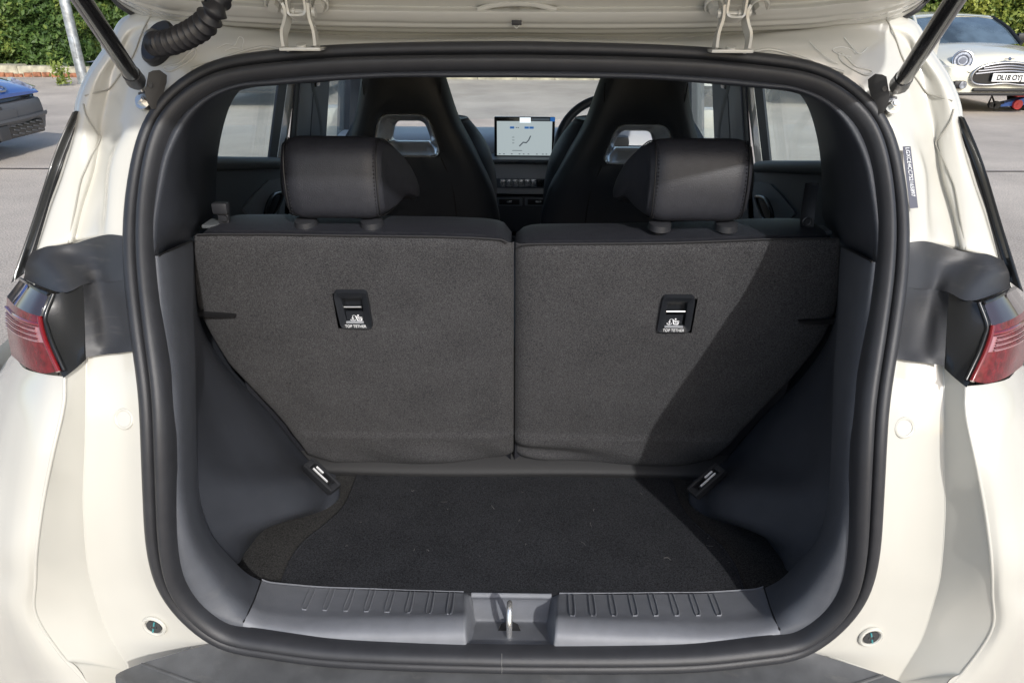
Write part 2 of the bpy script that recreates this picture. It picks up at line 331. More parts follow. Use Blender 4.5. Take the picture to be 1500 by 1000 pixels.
CORE = mat('hedge_core', (.012, .018, .008), .9, bump=.8, bscale=10)
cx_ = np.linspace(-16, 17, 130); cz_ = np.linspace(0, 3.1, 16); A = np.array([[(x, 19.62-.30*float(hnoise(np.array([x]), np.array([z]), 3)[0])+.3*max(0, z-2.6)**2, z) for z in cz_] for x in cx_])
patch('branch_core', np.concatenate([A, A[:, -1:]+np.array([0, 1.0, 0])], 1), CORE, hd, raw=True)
# weed at the kerb
wd = empty('weed', tuple(UZ(92, 122, .05)), 'small leafy green weed growing out of the pale kerb', 'plant')
wc = np.array(wd.location); st = MB()
for k in range(5): st.tube([wc, wc+np.array([random.uniform(-.1, .1), random.uniform(-.05, .05), random.uniform(.2, .42)])], .008, 5)
st.build('stem', mat('weed_stem', (.10, .16, .04), .6), wd)
wp = wc+np.stack([rng.normal(0, .09, 160), rng.normal(0, .06, 160), np.abs(rng.normal(.22, .13, 160))], 1); leaves('leaf', wp, np.full(160, .72), .05, wd)['kind'] = 'stuff'
# lamp post
base = UZ(120, 109, .2); GALV = mat('galvanised_steel', (.50, .53, .55), .38, metal=.7, bump=.15, bscale=40, var=.25, vscale=9)
lp = empty('lamp_post', (base[0], base[1], 0), 'galvanised grey steel lamp post in front of the hedge', 'lamp post')
tube('pole', [(base[0], base[1], 0), (base[0], base[1], 3), (base[0], base[1], 6.0)], [.108, .10, .07], GALV, lp, 20)
MB().box((base[0], base[1]-.104, .75), (.10, .02, .42), bev=.006).build('access_door', GALV, lp)
MB().box((base[0], base[1]-.5, 6.05), (.26, 1.0, .12), bev=.03).build('lamp_head', GALV, lp)
# steel fence behind the right end of the hedge
fn = empty('steel_fence', (14, 20.6, 0), 'pale grey steel rail fence showing above the hedge at the right', 'fence')
for i in range(20): MB().box((10.5+i*.30, 20.75, 1.4), (.05, .03, 2.9)).build('paling', GALV, fn)
for z in (.5, 1.6, 2.6): MB().box((13.4, 20.79, z), (6.4, .04, .07)).build('rail', GALV, fn)

# ================================================================== THE HATCHBACK
CAR = empty('hatchback_car', (0, 2.4, 0), 'cream hatchback seen from behind with its tailgate open and empty boot', 'car')
Lr = [(700,64),(600,66),(500,69.5),(400,78),(320,91),(267,120),(235,152),(213.6,192),(197.6,254),(190.7,302),(188,355),(191,407),(196,460),(201,512),(208,582),(211.5,662),(217,730),(223,797),(238.5,851),(265.5,892),(292,919),(319.5,938),(350,952),(410,962),(482,971),(590,976)]
Rr_ = [(800,65),(880,66),(987,70),(1067,75),(1100,79.6),(1140,83),(1193.5,93.5),(1233.5,112),(1271,141.5),(1297.6,171),(1316,213.6),(1324,255),(1331,320),(1331,372.5),(1328.5,418),(1323,460),(1314.5,505.5),(1304,554.5),(1297,600),(1293,662),(1291,775),(1286,829),(1270.5,878),(1230,923),(1176,957),(1130,962),(1030,974),(910,978)]
NH = 130
def dens(px):
    return spl(np.array([US(*q) for q in px]), NH)
cl = dens([(757, 63.5)]+Lr+[(748, 979)]); cr_ = dens([(757, 63.5)]+Rr_+[(748, 979)])*MX
half = (cl+cr_)/2; half[:, 0] = -np.abs(half[:, 0]); half[0, 0] = half[-1, 0] = 0
ks = np.ones(5)/5
hs = half.copy()
for j in range(3):
    ext = np.r_[half[3:0:-1, j]*(-1 if j == 0 else 1), half[:, j], half[-2:-5:-1, j]*(-1 if j == 0 else 1)]
    hs[:, j] = np.convolve(ext, ks, 'same')[3:-3]
half = hs
RING = np.vstack([half, (half*MX)[-2:0:-1]])         # closed loop: top centre -> left -> bottom -> right
NR = len(RING)
def rear_n(p):
    dz = .004; s_ = (prof(p[2]+dz)-prof(p[2]-dz))/(2*dz); n = np.array([.24*p[0], -1, s_]); return n/np.linalg.norm(n)
Tn, _, _ = frames(RING, True); Bn = np.array([rear_n(p) for p in RING])
for _ in range(6): Bn = (np.roll(Bn, 1, 0)+Bn*2+np.roll(Bn, -1, 0)); Bn /= np.linalg.norm(Bn, axis=1)[:, None]
Nn = np.cross(Bn, Tn); Nn /= np.linalg.norm(Nn, axis=1)[:, None]
if (Nn[0]@(np.array([0, .8, 1.05])-RING[0])) < 0: Nn = -Nn
def inset(d, off): return RING+Nn*d+Bn*off
# --- boot seal: a flat outer lip and an inner bulb
sp = [(.000, -.012), (-.001, .004), (.002, .010), (.007, .013), (.012, .0125), (.0155, .009), (.0165, .003), (.0185, .003), (.0195, .0095), (.0225, .0155), (.0275, .0185), (.0325, .0165), (.0365, .011), (.0385, .002), (.0385, -.008)]
A = np.array([inset(d, o_) for d, o_ in sp]).transpose(1, 0, 2)
A2 = []
for r_ in A: A2.append(spl(r_, 40, lin=False))
A2 = np.array(A2); n_, k_ = A2.shape[:2]
seal = mesh('boot_seal', A2.reshape(-1, 3), gridfaces(n_, k_, True, False), RUBBER, CAR)
# joint across the seal at the bottom
# --- off-white body aperture round the seal
def st(*q): return [US(*a) for a in q]
IN = .012
def ring_at(px, py):                     # nearest ring index to a photo position
    d = [np.hypot(*(np.array(PROJ(p))-(px, py))) for p in half]; return int(np.argmin(d))
def S_(px, py, rest):
    i = ring_at(px, py); p = RING[i]
    return [p+Nn[i]*IN-Bn[i]*.012, p-Nn[i]*.000-Bn[i]*.004] + [US(*a) for a in rest]
rows = [
 S_(757, 63, [(757,60,.004),(757,57,.012),(757,53,.03),(757,50,.05),(757,46,.07),(757,42,.09)]),
 S_(560, 67, [(560,63,.004),(560,59,.012),(560,55,.03),(560,51,.05),(560,47,.07),(560,43,.09)]),
 S_(450, 73, [(449,68,.004),(448,60,.010),(447,54,.02),(446,48,.04),(445,44,.06),(444,40,.08)]),
 S_(380, 80, [(378,74,.003),(372,60,.004),(368,50,.012),(362,42,.02),(358,36,.04),(354,30,.06)]),
 S_(320, 91, [(316,85,.0),(300,68,-.004),(288,52,.0),(278,38,.008),(268,26,.012),(258,14,.03)]),
 S_(267, 120, [(260,114,.0),(240,88,-.004),(222,66,.004),(206,48,.012),(196,36,.008),(188,24,.012)]),
 S_(242, 143, [(230,136,.002),(206,110,.004),(190,92,.014),(178,80,.018),(172,70,.006),(162,62,.01)]),
 S_(222, 175, [(208,170,.0),(188,150,.010),(168,133,.026),(155,122,.020),(142,112,.006),(132,106,.01)]),
 S_(210, 200, [(188,196,.0),(172,185,.014),(154,172,.028),(142,162,.018),(127,152,.006),(115,148,.01)]),
 S_(203, 228, [(172,222,.0),(163,216,.016),(148,208,.030),(138,204,.018),(118,196,.006),(110,192,.01)]),
 S_(197.6, 254, [(164,250,.0),(155,250,.018),(140,250,.030),(130,250,.016),(100,250,.004),(92,254,.01)]),
 S_(190.7, 302, [(160,300,.0),(150,300,.018),(125,300,.028),(114,301,.014),(83,301,.004),(74,303,.01)]),
 S_(188, 340, [(159,338,.002),(142,340,.017),(114,345,.026),(103,350,.014),(66,356,.006),(56,360,.012)]),
 S_(188, 352, [(159,352,.012),(142,354,.028),(114,358,.036),(103,360,.026),(64,368,.018),(52,372,.022)]),
 S_(189, 390, [(160,390,.04),(140,392,.05),(112,395,.05),(95,397,.05),(60,400,.05),(40,402,.06)]),
 S_(196, 460, [(165,460,.05),(140,460,.06),(112,460,.06),(95,460,.06),(60,460,.07),(30,460,.08)]),
]
def forward(r):                          # carry the outer edge on along the flank of the car
    e = np.array(r[-1]); return r+[e+np.array([-.014, .03, 0]), e+np.array([-.05, .22, .0]), e+np.array([-.08, .7, .01])]
rows_a = [forward(r) for r in rows]
G1 = net(rows_a, 8, 5)
full = np.concatenate([G1[::-1], (G1*MX)[1:]], 0)
patch('body_aperture', full, PAINT, CAR, raw=True, sharp=60)
# seam lines of sealer pressed along the overlapping panels, both sides
seam1 = [(222,22),(213.6,35),(206,52),(197.6,75),(186,96),(173.6,112),(165,124),(157.5,131),(142,135),(124,140)]
seam2 = [(122,152),(126,168),(133.5,182),(141,192),(147,200),(142,213),(132,232),(124,250),(117.5,267),(109,310),(100,355)]
BODYSURF = G1[:, :36].reshape(-1, 3); BPROJ = np.array([PROJ(p) for p in BODYSURF])
def on_body(px, py, lift=.0012):
    d = (BPROJ[:, 0]-px)**2+(BPROJ[:, 1]-py)**2; k = np.argsort(d)[:6]; w_ = 1/(d[k]+.5); Q = (BODYSURF[k]*w_[:, None]).sum(0)/w_.sum()
    dist = np.linalg.norm(Q-CO); v = ray(px, py); v = v/np.linalg.norm(v); return CO+v*(dist-lift)
for sm in (seam1, seam2):
    P = spl([on_body(*q, .0016) for q in sm], 60)
    for s in (1, -1): tube('panel_seam', P*np.array([s, 1, 1]), .0010, SEALER, CAR, 6)
# clear protective film wrinkles and a pressed ridge on the upper corner
bead = [(416,77),(385,72),(340,84),(318,93),(300,98),(280,104)]
P = spl([on_body(x, y-3, .0) for x, y in bead], 40)
for s in (1, -1): tube('pressed_bead', P*np.array([s, 1, 1]), .0022, PAINT, CAR, 8)
ear = [(240,98),(262,92),(275,80),(285,72),(287,78),(281,86),(266,96),(248,104)]
P = spl([on_body(*q, .0) for q in ear], 50, True)
for s in (1, -1): tube('pressed_bead', P*np.array([s, 1, 1]), .0016, PAINT, CAR, 8, closed=True)
FCR = mat('film_crease', (.72, .72, .68), .1, coat=1)
P = spl(np.array([on_body(*q, .003) for q in [(246,64),(254,72),(261,72),(270,62),(280,50)]]), 24)*MX; tube('film_crease', P, .0007, FCR, CAR, 6)
P = spl(np.array([on_body(*q, .003) for q in [(288,88),(300,82),(318,68),(330,56)]]), 24)*MX; tube('film_crease', P, .0006, FCR, CAR, 6)
for q in ([(262,74),(272,66),(286,64),(296,68),(288,74),(270,78)]  ,): tube('film_crease', spl(np.array([on_body(*k, .0012) for k in q]), 24)*MX, .0006, FCR, CAR, 6)
for q in ([(318,70),(332,64),(344,66),(350,54),(357,58),(354,70)], [(330,74),(342,70),(356,72)]): tube('film_crease', spl(np.array([on_body(*k, .0012) for k in q]), 24), .0006, FCR, CAR, 6)

# --- bumper jamb, bumper flank
L1 = [(126,516),(125.5,590),(124,662),(121.5,735),(127,820),(138,868),(155,920),(187,977),(196,1010)]
SE = [(201,504),(208,582),(211.5,662),(217,730),(226,812),(250,873),(280,909),(319.5,938),(345,950)]
L2 = [(94,551),(92,595),(76,665),(62,735),(53,800),(51,850),(52,901),(90,960),(130,1002)]
OUT = [[(63,547,-.068),(34,538,-.03),(17,519,.04),(-10,530,.12),(-60,560,.3)],
       [(62,594,-.080),(30,592,-.062),(0,590,-.02),(-40,592,.08),(-90,600,.3)],
       [(50,668,-.082),(20,670,-.07),(-20,672,-.03),(-60,675,.06),(-120,680,.3)],
       [(40,737,-.084),(10,738,-.075),(-30,740,-.04),(-80,742,.05),(-140,745,.3)],
       [(35,800,-.085),(5,800,-.08),(-35,800,-.045),(-90,800,.05),(-150,800,.3)],
       [(35,848,-.086),(5,845,-.082),(-35,842,-.05),(-90,840,.05),(-150,840,.3)],
       [(32,895,-.087),(2,887,-.085),(-40,878,-.055),(-95,872,.05),(-160,870,.3)],
       [(60,958,-.086),(20,955,-.075),(-30,950,-.04),(-95,945,.06),(-160,940,.3)],
       [(95,1020,-.084),(50,1030,-.065),(-10,1040,-.03),(-80,1050,.07),(-160,1060,.3)]]
L1P = [US(x, y, 0) for x, y in L1]; L2O = [-.032, -.036, -.043, -.048, -.053, -.053, -.053, -.048, -.042]; L2P = [US(x, y, o_) for (x, y), o_ in zip(L2, L2O)]
ra = []
for (sx, sy), q in zip(SE, L1P):
    i = ring_at(sx, sy); p = RING[i]; a0 = p+Nn[i]*IN-Bn[i]*.012; a1 = p-Bn[i]*.003
    ra.append([a0, a1, a1*.62+q*.38+np.array([0, .006, 0]), a1*.25+q*.75+np.array([0, .004, 0]), q])
rb = [[a, a*.5+b_*.5+np.array([0, .002, 0]), b_] for a, b_ in zip(L1P, L2P)]
rc = []
for b_, r_, d_ in zip(L2P, OUT, L2O):
    q = [b_]+[US(x, y, d_+(o_+.078)*.92) for x, y, o_ in r_[:3]]; e_ = q[-1]
    zd = .085 if b_ is L2P[0] else .02 if b_ is L2P[1] else .003
    q += [np.array([min(e_[0]-.04, -.79), max(e_[1]+.07, .92), e_[2]-zd]), np.array([-.835, 1.08, e_[2]-zd*1.3]), np.array([-.862, 1.36, e_[2]-zd*1.4])]; rc.append(q)
ra.append([q+np.array([0, .01, -.33]) for q in ra[-1]]); rb.append([q+np.array([0, .01, -.33]) for q in rb[-1]]); rc.append([q+np.array([.02, .01, -.33]) for q in rc[-1]])
for s in (np.array([1, 1, 1.]), MX):
    patch('bumper_jamb', mrows(ra, s), PAINT, CAR, 6, 5)
    patch('bumper_return', mrows(rb, s), PAINT, CAR, 6, 4)
    patch('bumper_flank', mrows(rc, s), PAINT, CAR, 6, 4, sharp=70)
    # rounded edges along both creases
    for cp, r_ in ((L1P, .0016), (L2P, .0022)):
        tube('crease_edge', spl([q*s for q in cp], 60)+np.array([0, .0012, 0]), r_, PAINT, CAR, 8)
# screw caps and blind bosses
ZINC = mat('black_plug', (.03, .033, .035), .3, coat=.5); TEAL = mat('teal_paint_mark', (.06, .26, .28), .5)
jam = np.array([q for r_ in net(ra, 8, 8) for q in r_]); jpj = np.array([PROJ(p) for p in jam])
def on_jamb(px, py): return jam[np.argmin((jpj[:, 0]-px)**2+(jpj[:, 1]-py)**2)]
c1, c2 = on_jamb(230, 914), on_jamb(184, 610)
for s in (np.array([1, 1, 1.]), MX):
    n = rear_n(c1*s)
    MB().ring(c1*s+n*.002, n, .0155, .0028).build('washer', PAINT, CAR)
    k = MB().disc(c1*s+n*.0005, n, .0115, .003, 20).ring(c1*s+n*.003, n, .004, .0012, 12, 6).build('screw_plug', ZINC, CAR)
    u = np.array([.35*s[0], 0, 1.]); u -= n*(u@n); u /= np.linalg.norm(u); v_ = np.cross(n, u); mk = MB()
    mk.box(c1*s+n*.0042+u*.007, (.0020, .0014, .0075), [np.cross(u, n), n, u]).box(c1*s+n*.0042-u*.007, (.0020, .0014, .0075), [np.cross(u, n), n, u]).build('paint_mark', TEAL, k)
    n = rear_n(c2*s); MB().ring(c2*s+n*.001, n, .0115, .0022).disc(c2*s, n, .0105, .0016).build('blind_boss', PAINT, CAR)
# --- black bumper step pad under the seal
colx = [(319.5,938),(360,955),(410,964),(482,973),(590,978),(680,980),(748,981)]
ra = [[], [], [], [], [], []]; e1, e2 = UZ(187, 978, .692), UZ(170, 1005, .684)
for i, (x, y) in enumerate(colx):
    k = ring_at(x, y); a = RING[k]-Nn[k]*.001-Bn[k]*.010; u = i/(len(colx)-1); w_ = 1-(1-u)**1.6
    c1_ = np.array([0, .585, .674]); c2_ = np.array([0, .51, .655]); p1 = e1*(1-w_)+c1_*w_; p2 = e2*(1-w_)+c2_*w_; p1[0] = e1[0]*(1-u); p2[0] = e2[0]*(1-u)
    ra[0].append(a+np.array([0, .02, -.012])); ra[1].append(a); ra[2].append(a*.88+p1*.12+np.array([0, 0, -.002])); ra[3].append(p1); ra[4].append(p2); ra[5].append(p2+np.array([0, -.01, -.10]))
net_ = net(ra, 5, 5)
padg = np.concatenate([net_, (net_*MX)[:, ::-1][:, 1:]], 1)
pad = patch('bumper_step_pad', padg, PADM, CAR, raw=True, sharp=50)
lw_ = [[q+np.array([0, dy, dz]) for q in ra[4]] for dy, dz in ((-.006, -.09), (-.002, -.20), (.03, -.33), (.09, -.40))]
lg_ = net(lw_, 4, 5); patch('bumper_lower', np.concatenate([lg_, (lg_*MX)[:, ::-1][:, 1:]], 1), PAINT, CAR, raw=True)
# raised border on the pad
P = [np.array(ra[3][i])*.86+np.array(ra[1][i])*.14 for i in range(len(colx))]; Pf = np.vstack([P, (np.array(P)*MX)[::-1][1:]])
tube('pad_ridge', spl(Pf, 90), .0022, PADM, pad, 6)

# --- black corner mouldings beside the tail lamps, lamp wells and lamps
RED = mat('red_lens', (.12, .007, .012), .2, coat=.22, bump=.35, bscale=240, var=.35, vscale=110); RED2 = mat('bright_red_lens', (.17, .005, .009), .12, coat=1)
SMOKE = mat('smoked_clear_lens', (.09, .06, .065), .05, coat=1, metal=.75); CLEAR = mat('clear_ribbed_lens', (.33, .15, .16), .14, coat=1, var=.15, vscale=120)
cu = [st((188,346,.0),(159,343,.0),(132,349,.015),(105,357,.018),(70,360,.008),(46,369,.008)),
      st((187,366,.0),(160,366,.008),(136,372,.024),(106,376,.020),(66,380,-.002),(38,386,.006)),
      st((189,392,.0),(162,394,.010),(140,399,.022),(116,402,.004),(82,404,-.016),(36,402,.012)),
      st((190,410,.0),(164,412,.010),(143,414,.020),(123,416,-.005),(90,428,-.030),(34,408,.012))]
cd = [st((190,408,.0),(168,410,.010),(150,412,.018),(134,414,.012),(122,416,-.006)),
      st((195,455,.0),(172,458,.012),(152,460,.012),(137,462,.0),(124,464,-.008)),
      st((199,492,-.003),(176,496,.006),(156,498,.004),(139,500,-.006),(125,502,-.012)),
      st((202,513,-.004),(178,516,-.003),(158,518,-.003),(141,520,-.006),(126,523,-.012))]
well = [st((122,416,-.006),(98,425,-.026),(71,434,-.043)), st((124,464,-.008),(95,464,-.028),(60,464,-.044)), st((125,502,-.010),(100,512,-.028),(78,522,-.046)), st((126,526,-.010),(110,540,-.026),(93,553,-.040))]
OF = [-.044, -.036, -.012, .05]
def lrow(*xy): return [US(x, y, o_) for (x, y), o_ in zip(xy, OF)]
lr = [lrow((71,431),(56,424),(42,415),(30,408)), lrow((59,463),(40,457),(22,447),(10,434)), lrow((62,480),(42,476),(22,467),(9,455)),
      lrow((69,502),(48,499),(25,490),(10,478)), lrow((78,523),(55,521),(30,511),(13,500)), lrow((87,543),(63,546),(38,537),(17,520))]
for s in (np.array([1, 1, 1.]), MX):
    patch('corner_moulding', mrows(cu, s), CORNER, CAR, 6, 5); patch('corner_moulding', mrows(cd, s), CORNER, CAR, 6, 5)
    patch('lamp_well', mrows(well, s), GBLACK, CAR, 5, 4)
    lm = patch('tail_lamp', mrows(lr[3:], s), RED, CAR, 5, 5)
    def sub(o): return o
    def lp_(nm, rws, m_, **k): return sub(patch(nm, mrows(rws, s), m_, lm, 5, 5, **k))
    lp_('smoked_lens', lr[0:2], SMOKE)
    mid = [[a*.75+b_*.25 for a, b_ in zip(lr[1], lr[2])], [a*.28+b_*.72 for a, b_ in zip(lr[1], lr[2])]]
    lp_('brake_band', [lr[1], mid[0], mid[1], lr[2]], RED)
    z0 = np.array(lr[2]); z1 = np.array(lr[3]); lp_('reversing_lens', [z0, z1], CLEAR)
    for k in range(6):
        u = (k+.5)/6; P = spl(z0*(1-u)+z1*u, 24)[2:]*s+np.array([0, -.0012, 0]); sub(tube('lens_rib', P, .0011, CLEAR if k % 2 else RED, lm, 6))
    edge = [np.asarray(r_[0])*s+np.array([0, -.001, 0]) for r_ in lr]
    sub(tube('light_guide', spl(edge[1:], 40), .0030, RED2, lm, 8)); sub(tube('lamp_edge', spl(edge, 40)+np.array([.005*s[0], .003, 0]), .0026, GBLACK, lm, 8))
    sub(tube('light_guide', spl([np.asarray(q)*s+np.array([0, -.001, 0]) for q in mid[1]], 30), .0022, RED2, lm, 8))
    top = spl([np.asarray(q)*s for q in lr[0]], 24); sub(tube('lamp_edge', top, .0024, STRUTM, lm, 6))
    # black quarter-glass strip down the pillar
    o_in = [(121,163),(114,185),(102,215),(88,250),(70,308),(53,364),(40,398)]; o_out = [(116,160),(106,180),(92,212),(79,250),(60,310),(42,362),(28,405)]
    qa = [[US(*p, .012), US((p[0]+r_[0])/2, (p[1]+r_[1])/2, .012), US(*r_, .022), US(*r_, .022)+np.array([-.068, .35, 0]), US(*r_, .022)+np.array([-.105, .75, .02])] for p, r_ in zip(o_in, o_out)]
    patch('quarter_glass', mrows(qa, s), GBLACK, CAR, 5, 3)
# --- VIN label on the right jamb (mirrored from nothing: right hand only)
v = [US(1322,214,-.013), US(1334,214,-.013), US(1345,304,-.013), US(1333,305,-.013)]
LAB = mat('label_blue_grey', (.085, .09, .12), .6)
lb = mesh('identification_label', v+[q+np.array([0, .0006, 0]) for q in v], [(0, 1, 2, 3), (7, 6, 5, 4), (0, 3, 7, 4), (1, 5, 6, 2)], LAB, CAR, False)
xd = (v[3]-v[0]); yd = (v[1]-v[0]); mid_ = v[0]*.29+v[3]*.21+v[1]*.29+v[2]*.21; nn = np.cross(yd, xd); nn /= np.linalg.norm(nn)
if nn[1] > 0: nn = -nn
text('lettering', 'LGXCE4CC7S2165897', .0076, mid_+nn*.0008, xd, yd, WHITE, lb, .0001, .92)

# ------------------------------------------------------------------ tailgate, hinges, stays, cable
hx = [(760,55.5),(640,55.3),(560,54),(500,53),(450,51),(400,49),(330,45),(285,39.5),(250,36),(225,30),(204,22),(186,13),(172,3),(163,-8)]
def gate_row(dy, Y, sx=1.): return [UY(x+(dy*0 if abs(x-757) < 380 else 0), y-dy*(1 if y > 30 else .6+.4*y/30 if y > 0 else .55), Y) for x, y in hx]
gr_ = [gate_row(-1.5, 1.085), gate_row(0, 1.062), gate_row(6, 1.052), gate_row(8.5, 1.040), gate_row(13, 1.034), gate_row(15.5, 1.022), gate_row(21, 1.018), gate_row(25, 1.010), gate_row(38, 1.0), gate_row(45, 1.012), gate_row(56, .995)]
last = np.array(gr_[-1])
gr_.append([p+np.array([p[0]*.10, -.12, .06]) for p in last]); gr_.append([p+np.array([p[0]*.24, -.38, .17]) for p in last]); gr_.append([np.array([p[0]*1.24, p[1]-.62+.05*p[0]**2, p[2]+.27]) for p in last])  # unseen outer end; its extra flare is added to shade the upper right jamb
gin = net(gr_, 3, 4); gin = np.concatenate([gin, (gin*MX)[:, ::-1][:, 1:]], 1)
TG = patch('tailgate', gin, PAINT, CAR, raw=True, thick=(0, .012, .05), sharp=55)
# black edge seal of the tailgate
el = [UY(x, y+1.5, 1.075 if y > 20 else 1.06) for x, y in hx if x < 300]+[np.array(gr_[k][-1])+np.array([-.004, 0, .002]) for k in (3, 6, 9, 11, 12, 13)]
el = spl(el, 60)
for s in (1, -1): tube('edge_seal', el*np.array([s, 1, 1]), .0042, RUBBER, TG, 8)
pg = UY(757, 33, 1.02); MB().box(pg+np.array([0, -.008, 0]), (.013, .012, .006), bev=.001).build('blanking_plug', BLACKM, TG)
MB().ring(pg+np.array([0, -.012, 0]), (0, -1, .2), .0068, .0009, 4).build('plug_rim', PAINT, TG)
arch = [UY(x, y, 1.012-.0002*(34-y)) for x, y in [(700,14),(716,9),(735,6),(757,5),(780,6),(798,10),(815,14)]]
tube('pressed_arch', spl(arch, 30), .006, PAINT, TG, 8, flat=.6)
def bar(mb, P, wd, th, depth=(0, 1, 0)):  # flat strip: th across, wd along depth
    P = spl(P, 26); T, N, B = frames(P, False); d = np.array(depth, float)
    vs = []
    for p, t_ in zip(P, T):
        n = np.cross(t_, d); n /= np.linalg.norm(n); vs += [p-n*th/2-d*wd/2, p+n*th/2-d*wd/2, p+n*th/2+d*wd/2, p-n*th/2+d*wd/2]
    k = len(P); mb.add(vs, gridfaces(k, 4, False, True)+[(3, 2, 1, 0), (4*k-4, 4*k-3, 4*k-2, 4*k-1)])
for s, cxp in ((1, 440), (-1, 440)):
    Yh = .968; D = (0, .93, -.36)
    sc = np.array([s, 1, 1.])
    Hm = MB()
    bar(Hm, [UY(x, y, Yh)*sc for x, y in [(416.8,9),(420,16),(421.5,26),(419,38),(416,48),(416.5,60),(418.5,71.5)]], .020, .0036, D)
    bar(Hm, [UY(x, y, Yh)*sc for x, y in [(454,9),(454.5,18),(456,30),(459.5,41),(462,50),(463.5,60),(464.5,70.5)]], .020, .0036, D)
    Hm.box((UY(441, 71.5, Yh)+np.array([0, .008, 0]))*sc, (.052, .030, .004), bev=.001)
    Hm.disc((UY(442, 69, Yh))*sc, (0, -.3, 1), .0065, .004, 16)
    hg = Hm.build('hinge', PAINT, CAR)
    Um = MB(); bar(Um, [UY(x, y, Yh-.004)*sc for x, y in [(420,-14),(421.5,2),(424,17),(425.5,23.5),(429,25.3),(435,25.6),(443,25.2),(448,23.2),(449.5,16),(447.5,2),(446,-14)]], .016, .0028, D); Um.build('hinge_knuckle', PAINT, hg)
    a, b_ = UY(424, 17, Yh)*sc, UY(448, 17.5, Yh)*sc; x1, x2 = UY(414, 16.5, Yh)*sc, UY(462, 17.5, Yh)*sc
    MB().tube([a, b_], .0038, 12).disc(x1, x2-x1, .0055, .004, 14).disc(x2, x1-x2, .0055, .004, 14).disc(UY(429, 17.5, Yh-.001)*sc, b_-a, .0055, .003, 14).build('hinge_pin', PAINT, hg)
    for px in (401.5, 468):
        c = UY(px, 4, .994)*sc; n = np.array([0, -.75, -.6])
        MB().disc(c+np.array([0, .004, .004]), n, .0115, .004, 20).ring(c+n*.004, n, .0108, .0014, 20, 6).disc(c, n, .0072, .011, 6).build('hinge_bolt', PAINT, TG)
# gas stays
for s in (np.array([1, 1, 1.]), MX):
    a = UY(194, 110, .955); b_ = UY(120, 0, .80); d = b_-a; top = a+d*2.3
    sy_ = tube('gas_stay', np.array([a, a+d*1.2, top])*s, .0100, STRUTM, CAR, 18)
    e0 = a-d/np.linalg.norm(d)*.026
    tube('stay_end', np.array([a+d*.03, a-d*.005, e0*.6+a*.4, e0])*s, [.0112, .0112, .0122, .0088], CORNER, sy_, 14)
    tube('stay_end', np.array([e0, UY(211, 131, .975)])*s, .0045, STEEL, sy_, 10)
    n = np.array([-.55, -.75, .35]); 
    pl = [UY(*q)*s for q in [(217.5,106,.965),(224,103,.968),(235,111,.975),(234.5,122,.975),(227,146,.965),(222,160,.955),(216,150,.957),(212,136,.957)]]
    br = MB().prism(pl, np.array([.004*s[0], .010, 0])).disc(UY(221.5, 124, .960)*s, (-.3*s[0], -1, .2), .0035, .002, 12).build('stay_bracket', GREYM, CAR)
    c = US(211.5, 150, -.008)*s; n = rear_n(c); MB().disc(c, n, .0105, .004, 16).disc(c+n*.004, n, .0062, .007, 6).disc(c+n*.011, n, .004, .002, 12).build('bracket_bolt', STEEL, br)
    q = [US(*k)*s for k in [(205,137,-.001),(214,134,-.001),(225,158,-.001),(221,161.5,-.001),(206,159,-.001)]]; MB().prism(q, np.array([0, -.004, .002])).build('bracket_foot', GREYM, br)
# cable bellows (left only)
cpl = on_body(238, 68, .0)
def body_normal(px, py):
    kk = np.argsort((BPROJ[:, 0]-px)**2+(BPROJ[:, 1]-py)**2)[:40]; Q = BODYSURF[kk]; n_ = np.linalg.svd(Q-Q.mean(0))[2][2]; return n_ if n_[1] < 0 else -n_
n = body_normal(238, 68); n = n*.6+rear_n(cpl)*.4; n /= np.linalg.norm(n); cpl = cpl+n*.006; u_ = US(247, 48, 0)-US(226, 88, 0); u_ /= np.linalg.norm(u_); v_ = np.cross(n, u_)
m_ = MB(); ang = np.linspace(0, 2*np.pi, 36, endpoint=False)
for k, (h_, sc_) in enumerate(((-.016, 1.), (.005, 1.), (.008, .9))):
    ringp = [cpl+n*h_+sc_*(.031*np.cos(t_)*u_+.0215*np.sin(t_)*v_) for t_ in ang]; m_.v += ringp
m_.f += gridfaces(3, 36, False, True)+[tuple(range(72, 108))]
cp = m_.build('cable_grommet', CABLE, CAR)
path = spl([cpl+n*.012, UY(230, 65, .945), UY(242, 63, .925), UY(252, 61, .915), UY(268, 54.5, .905), UY(284, 46.5, .895), UY(300, 35, .885), UY(310, 21, .88), UY(316.5, 9, .88), UY(320, -6, .89), UY(322, -22, .91)], 640)
rad = []
L = np.linspace(0, 1, 640)
for u in L: rad.append(.0118 if u < .23 else .0100+.0052*(1-abs(math.sin(math.pi*(u-.25)/.0445)))**.8)
T_, N_, B_ = frames(path, False); a_ = np.linspace(0, 2*np.pi, 20, endpoint=False)
vs = (path[:, None]+np.array(rad)[:, None, None]*(np.cos(a_)[None, :, None]*N_[:, None]+np.sin(a_)[None, :, None]*B_[:, None])).reshape(-1, 3)
mesh('cable_bellows', vs, gridfaces(640, 20, False, True), CABLE, CAR)

# ------------------------------------------------------------------ boot interior
SEATN = np.array([0, 1, .228]); SEATP = (0, 1.30, .60)
def UB(px, py, lift=0.): return UP(px, py, (0, YS-lift, FZ), SEATN)
def UF(px, py, dz=0.): return UP(px, py, (0, 1.19, FZ+dz), (0, .1, 1))
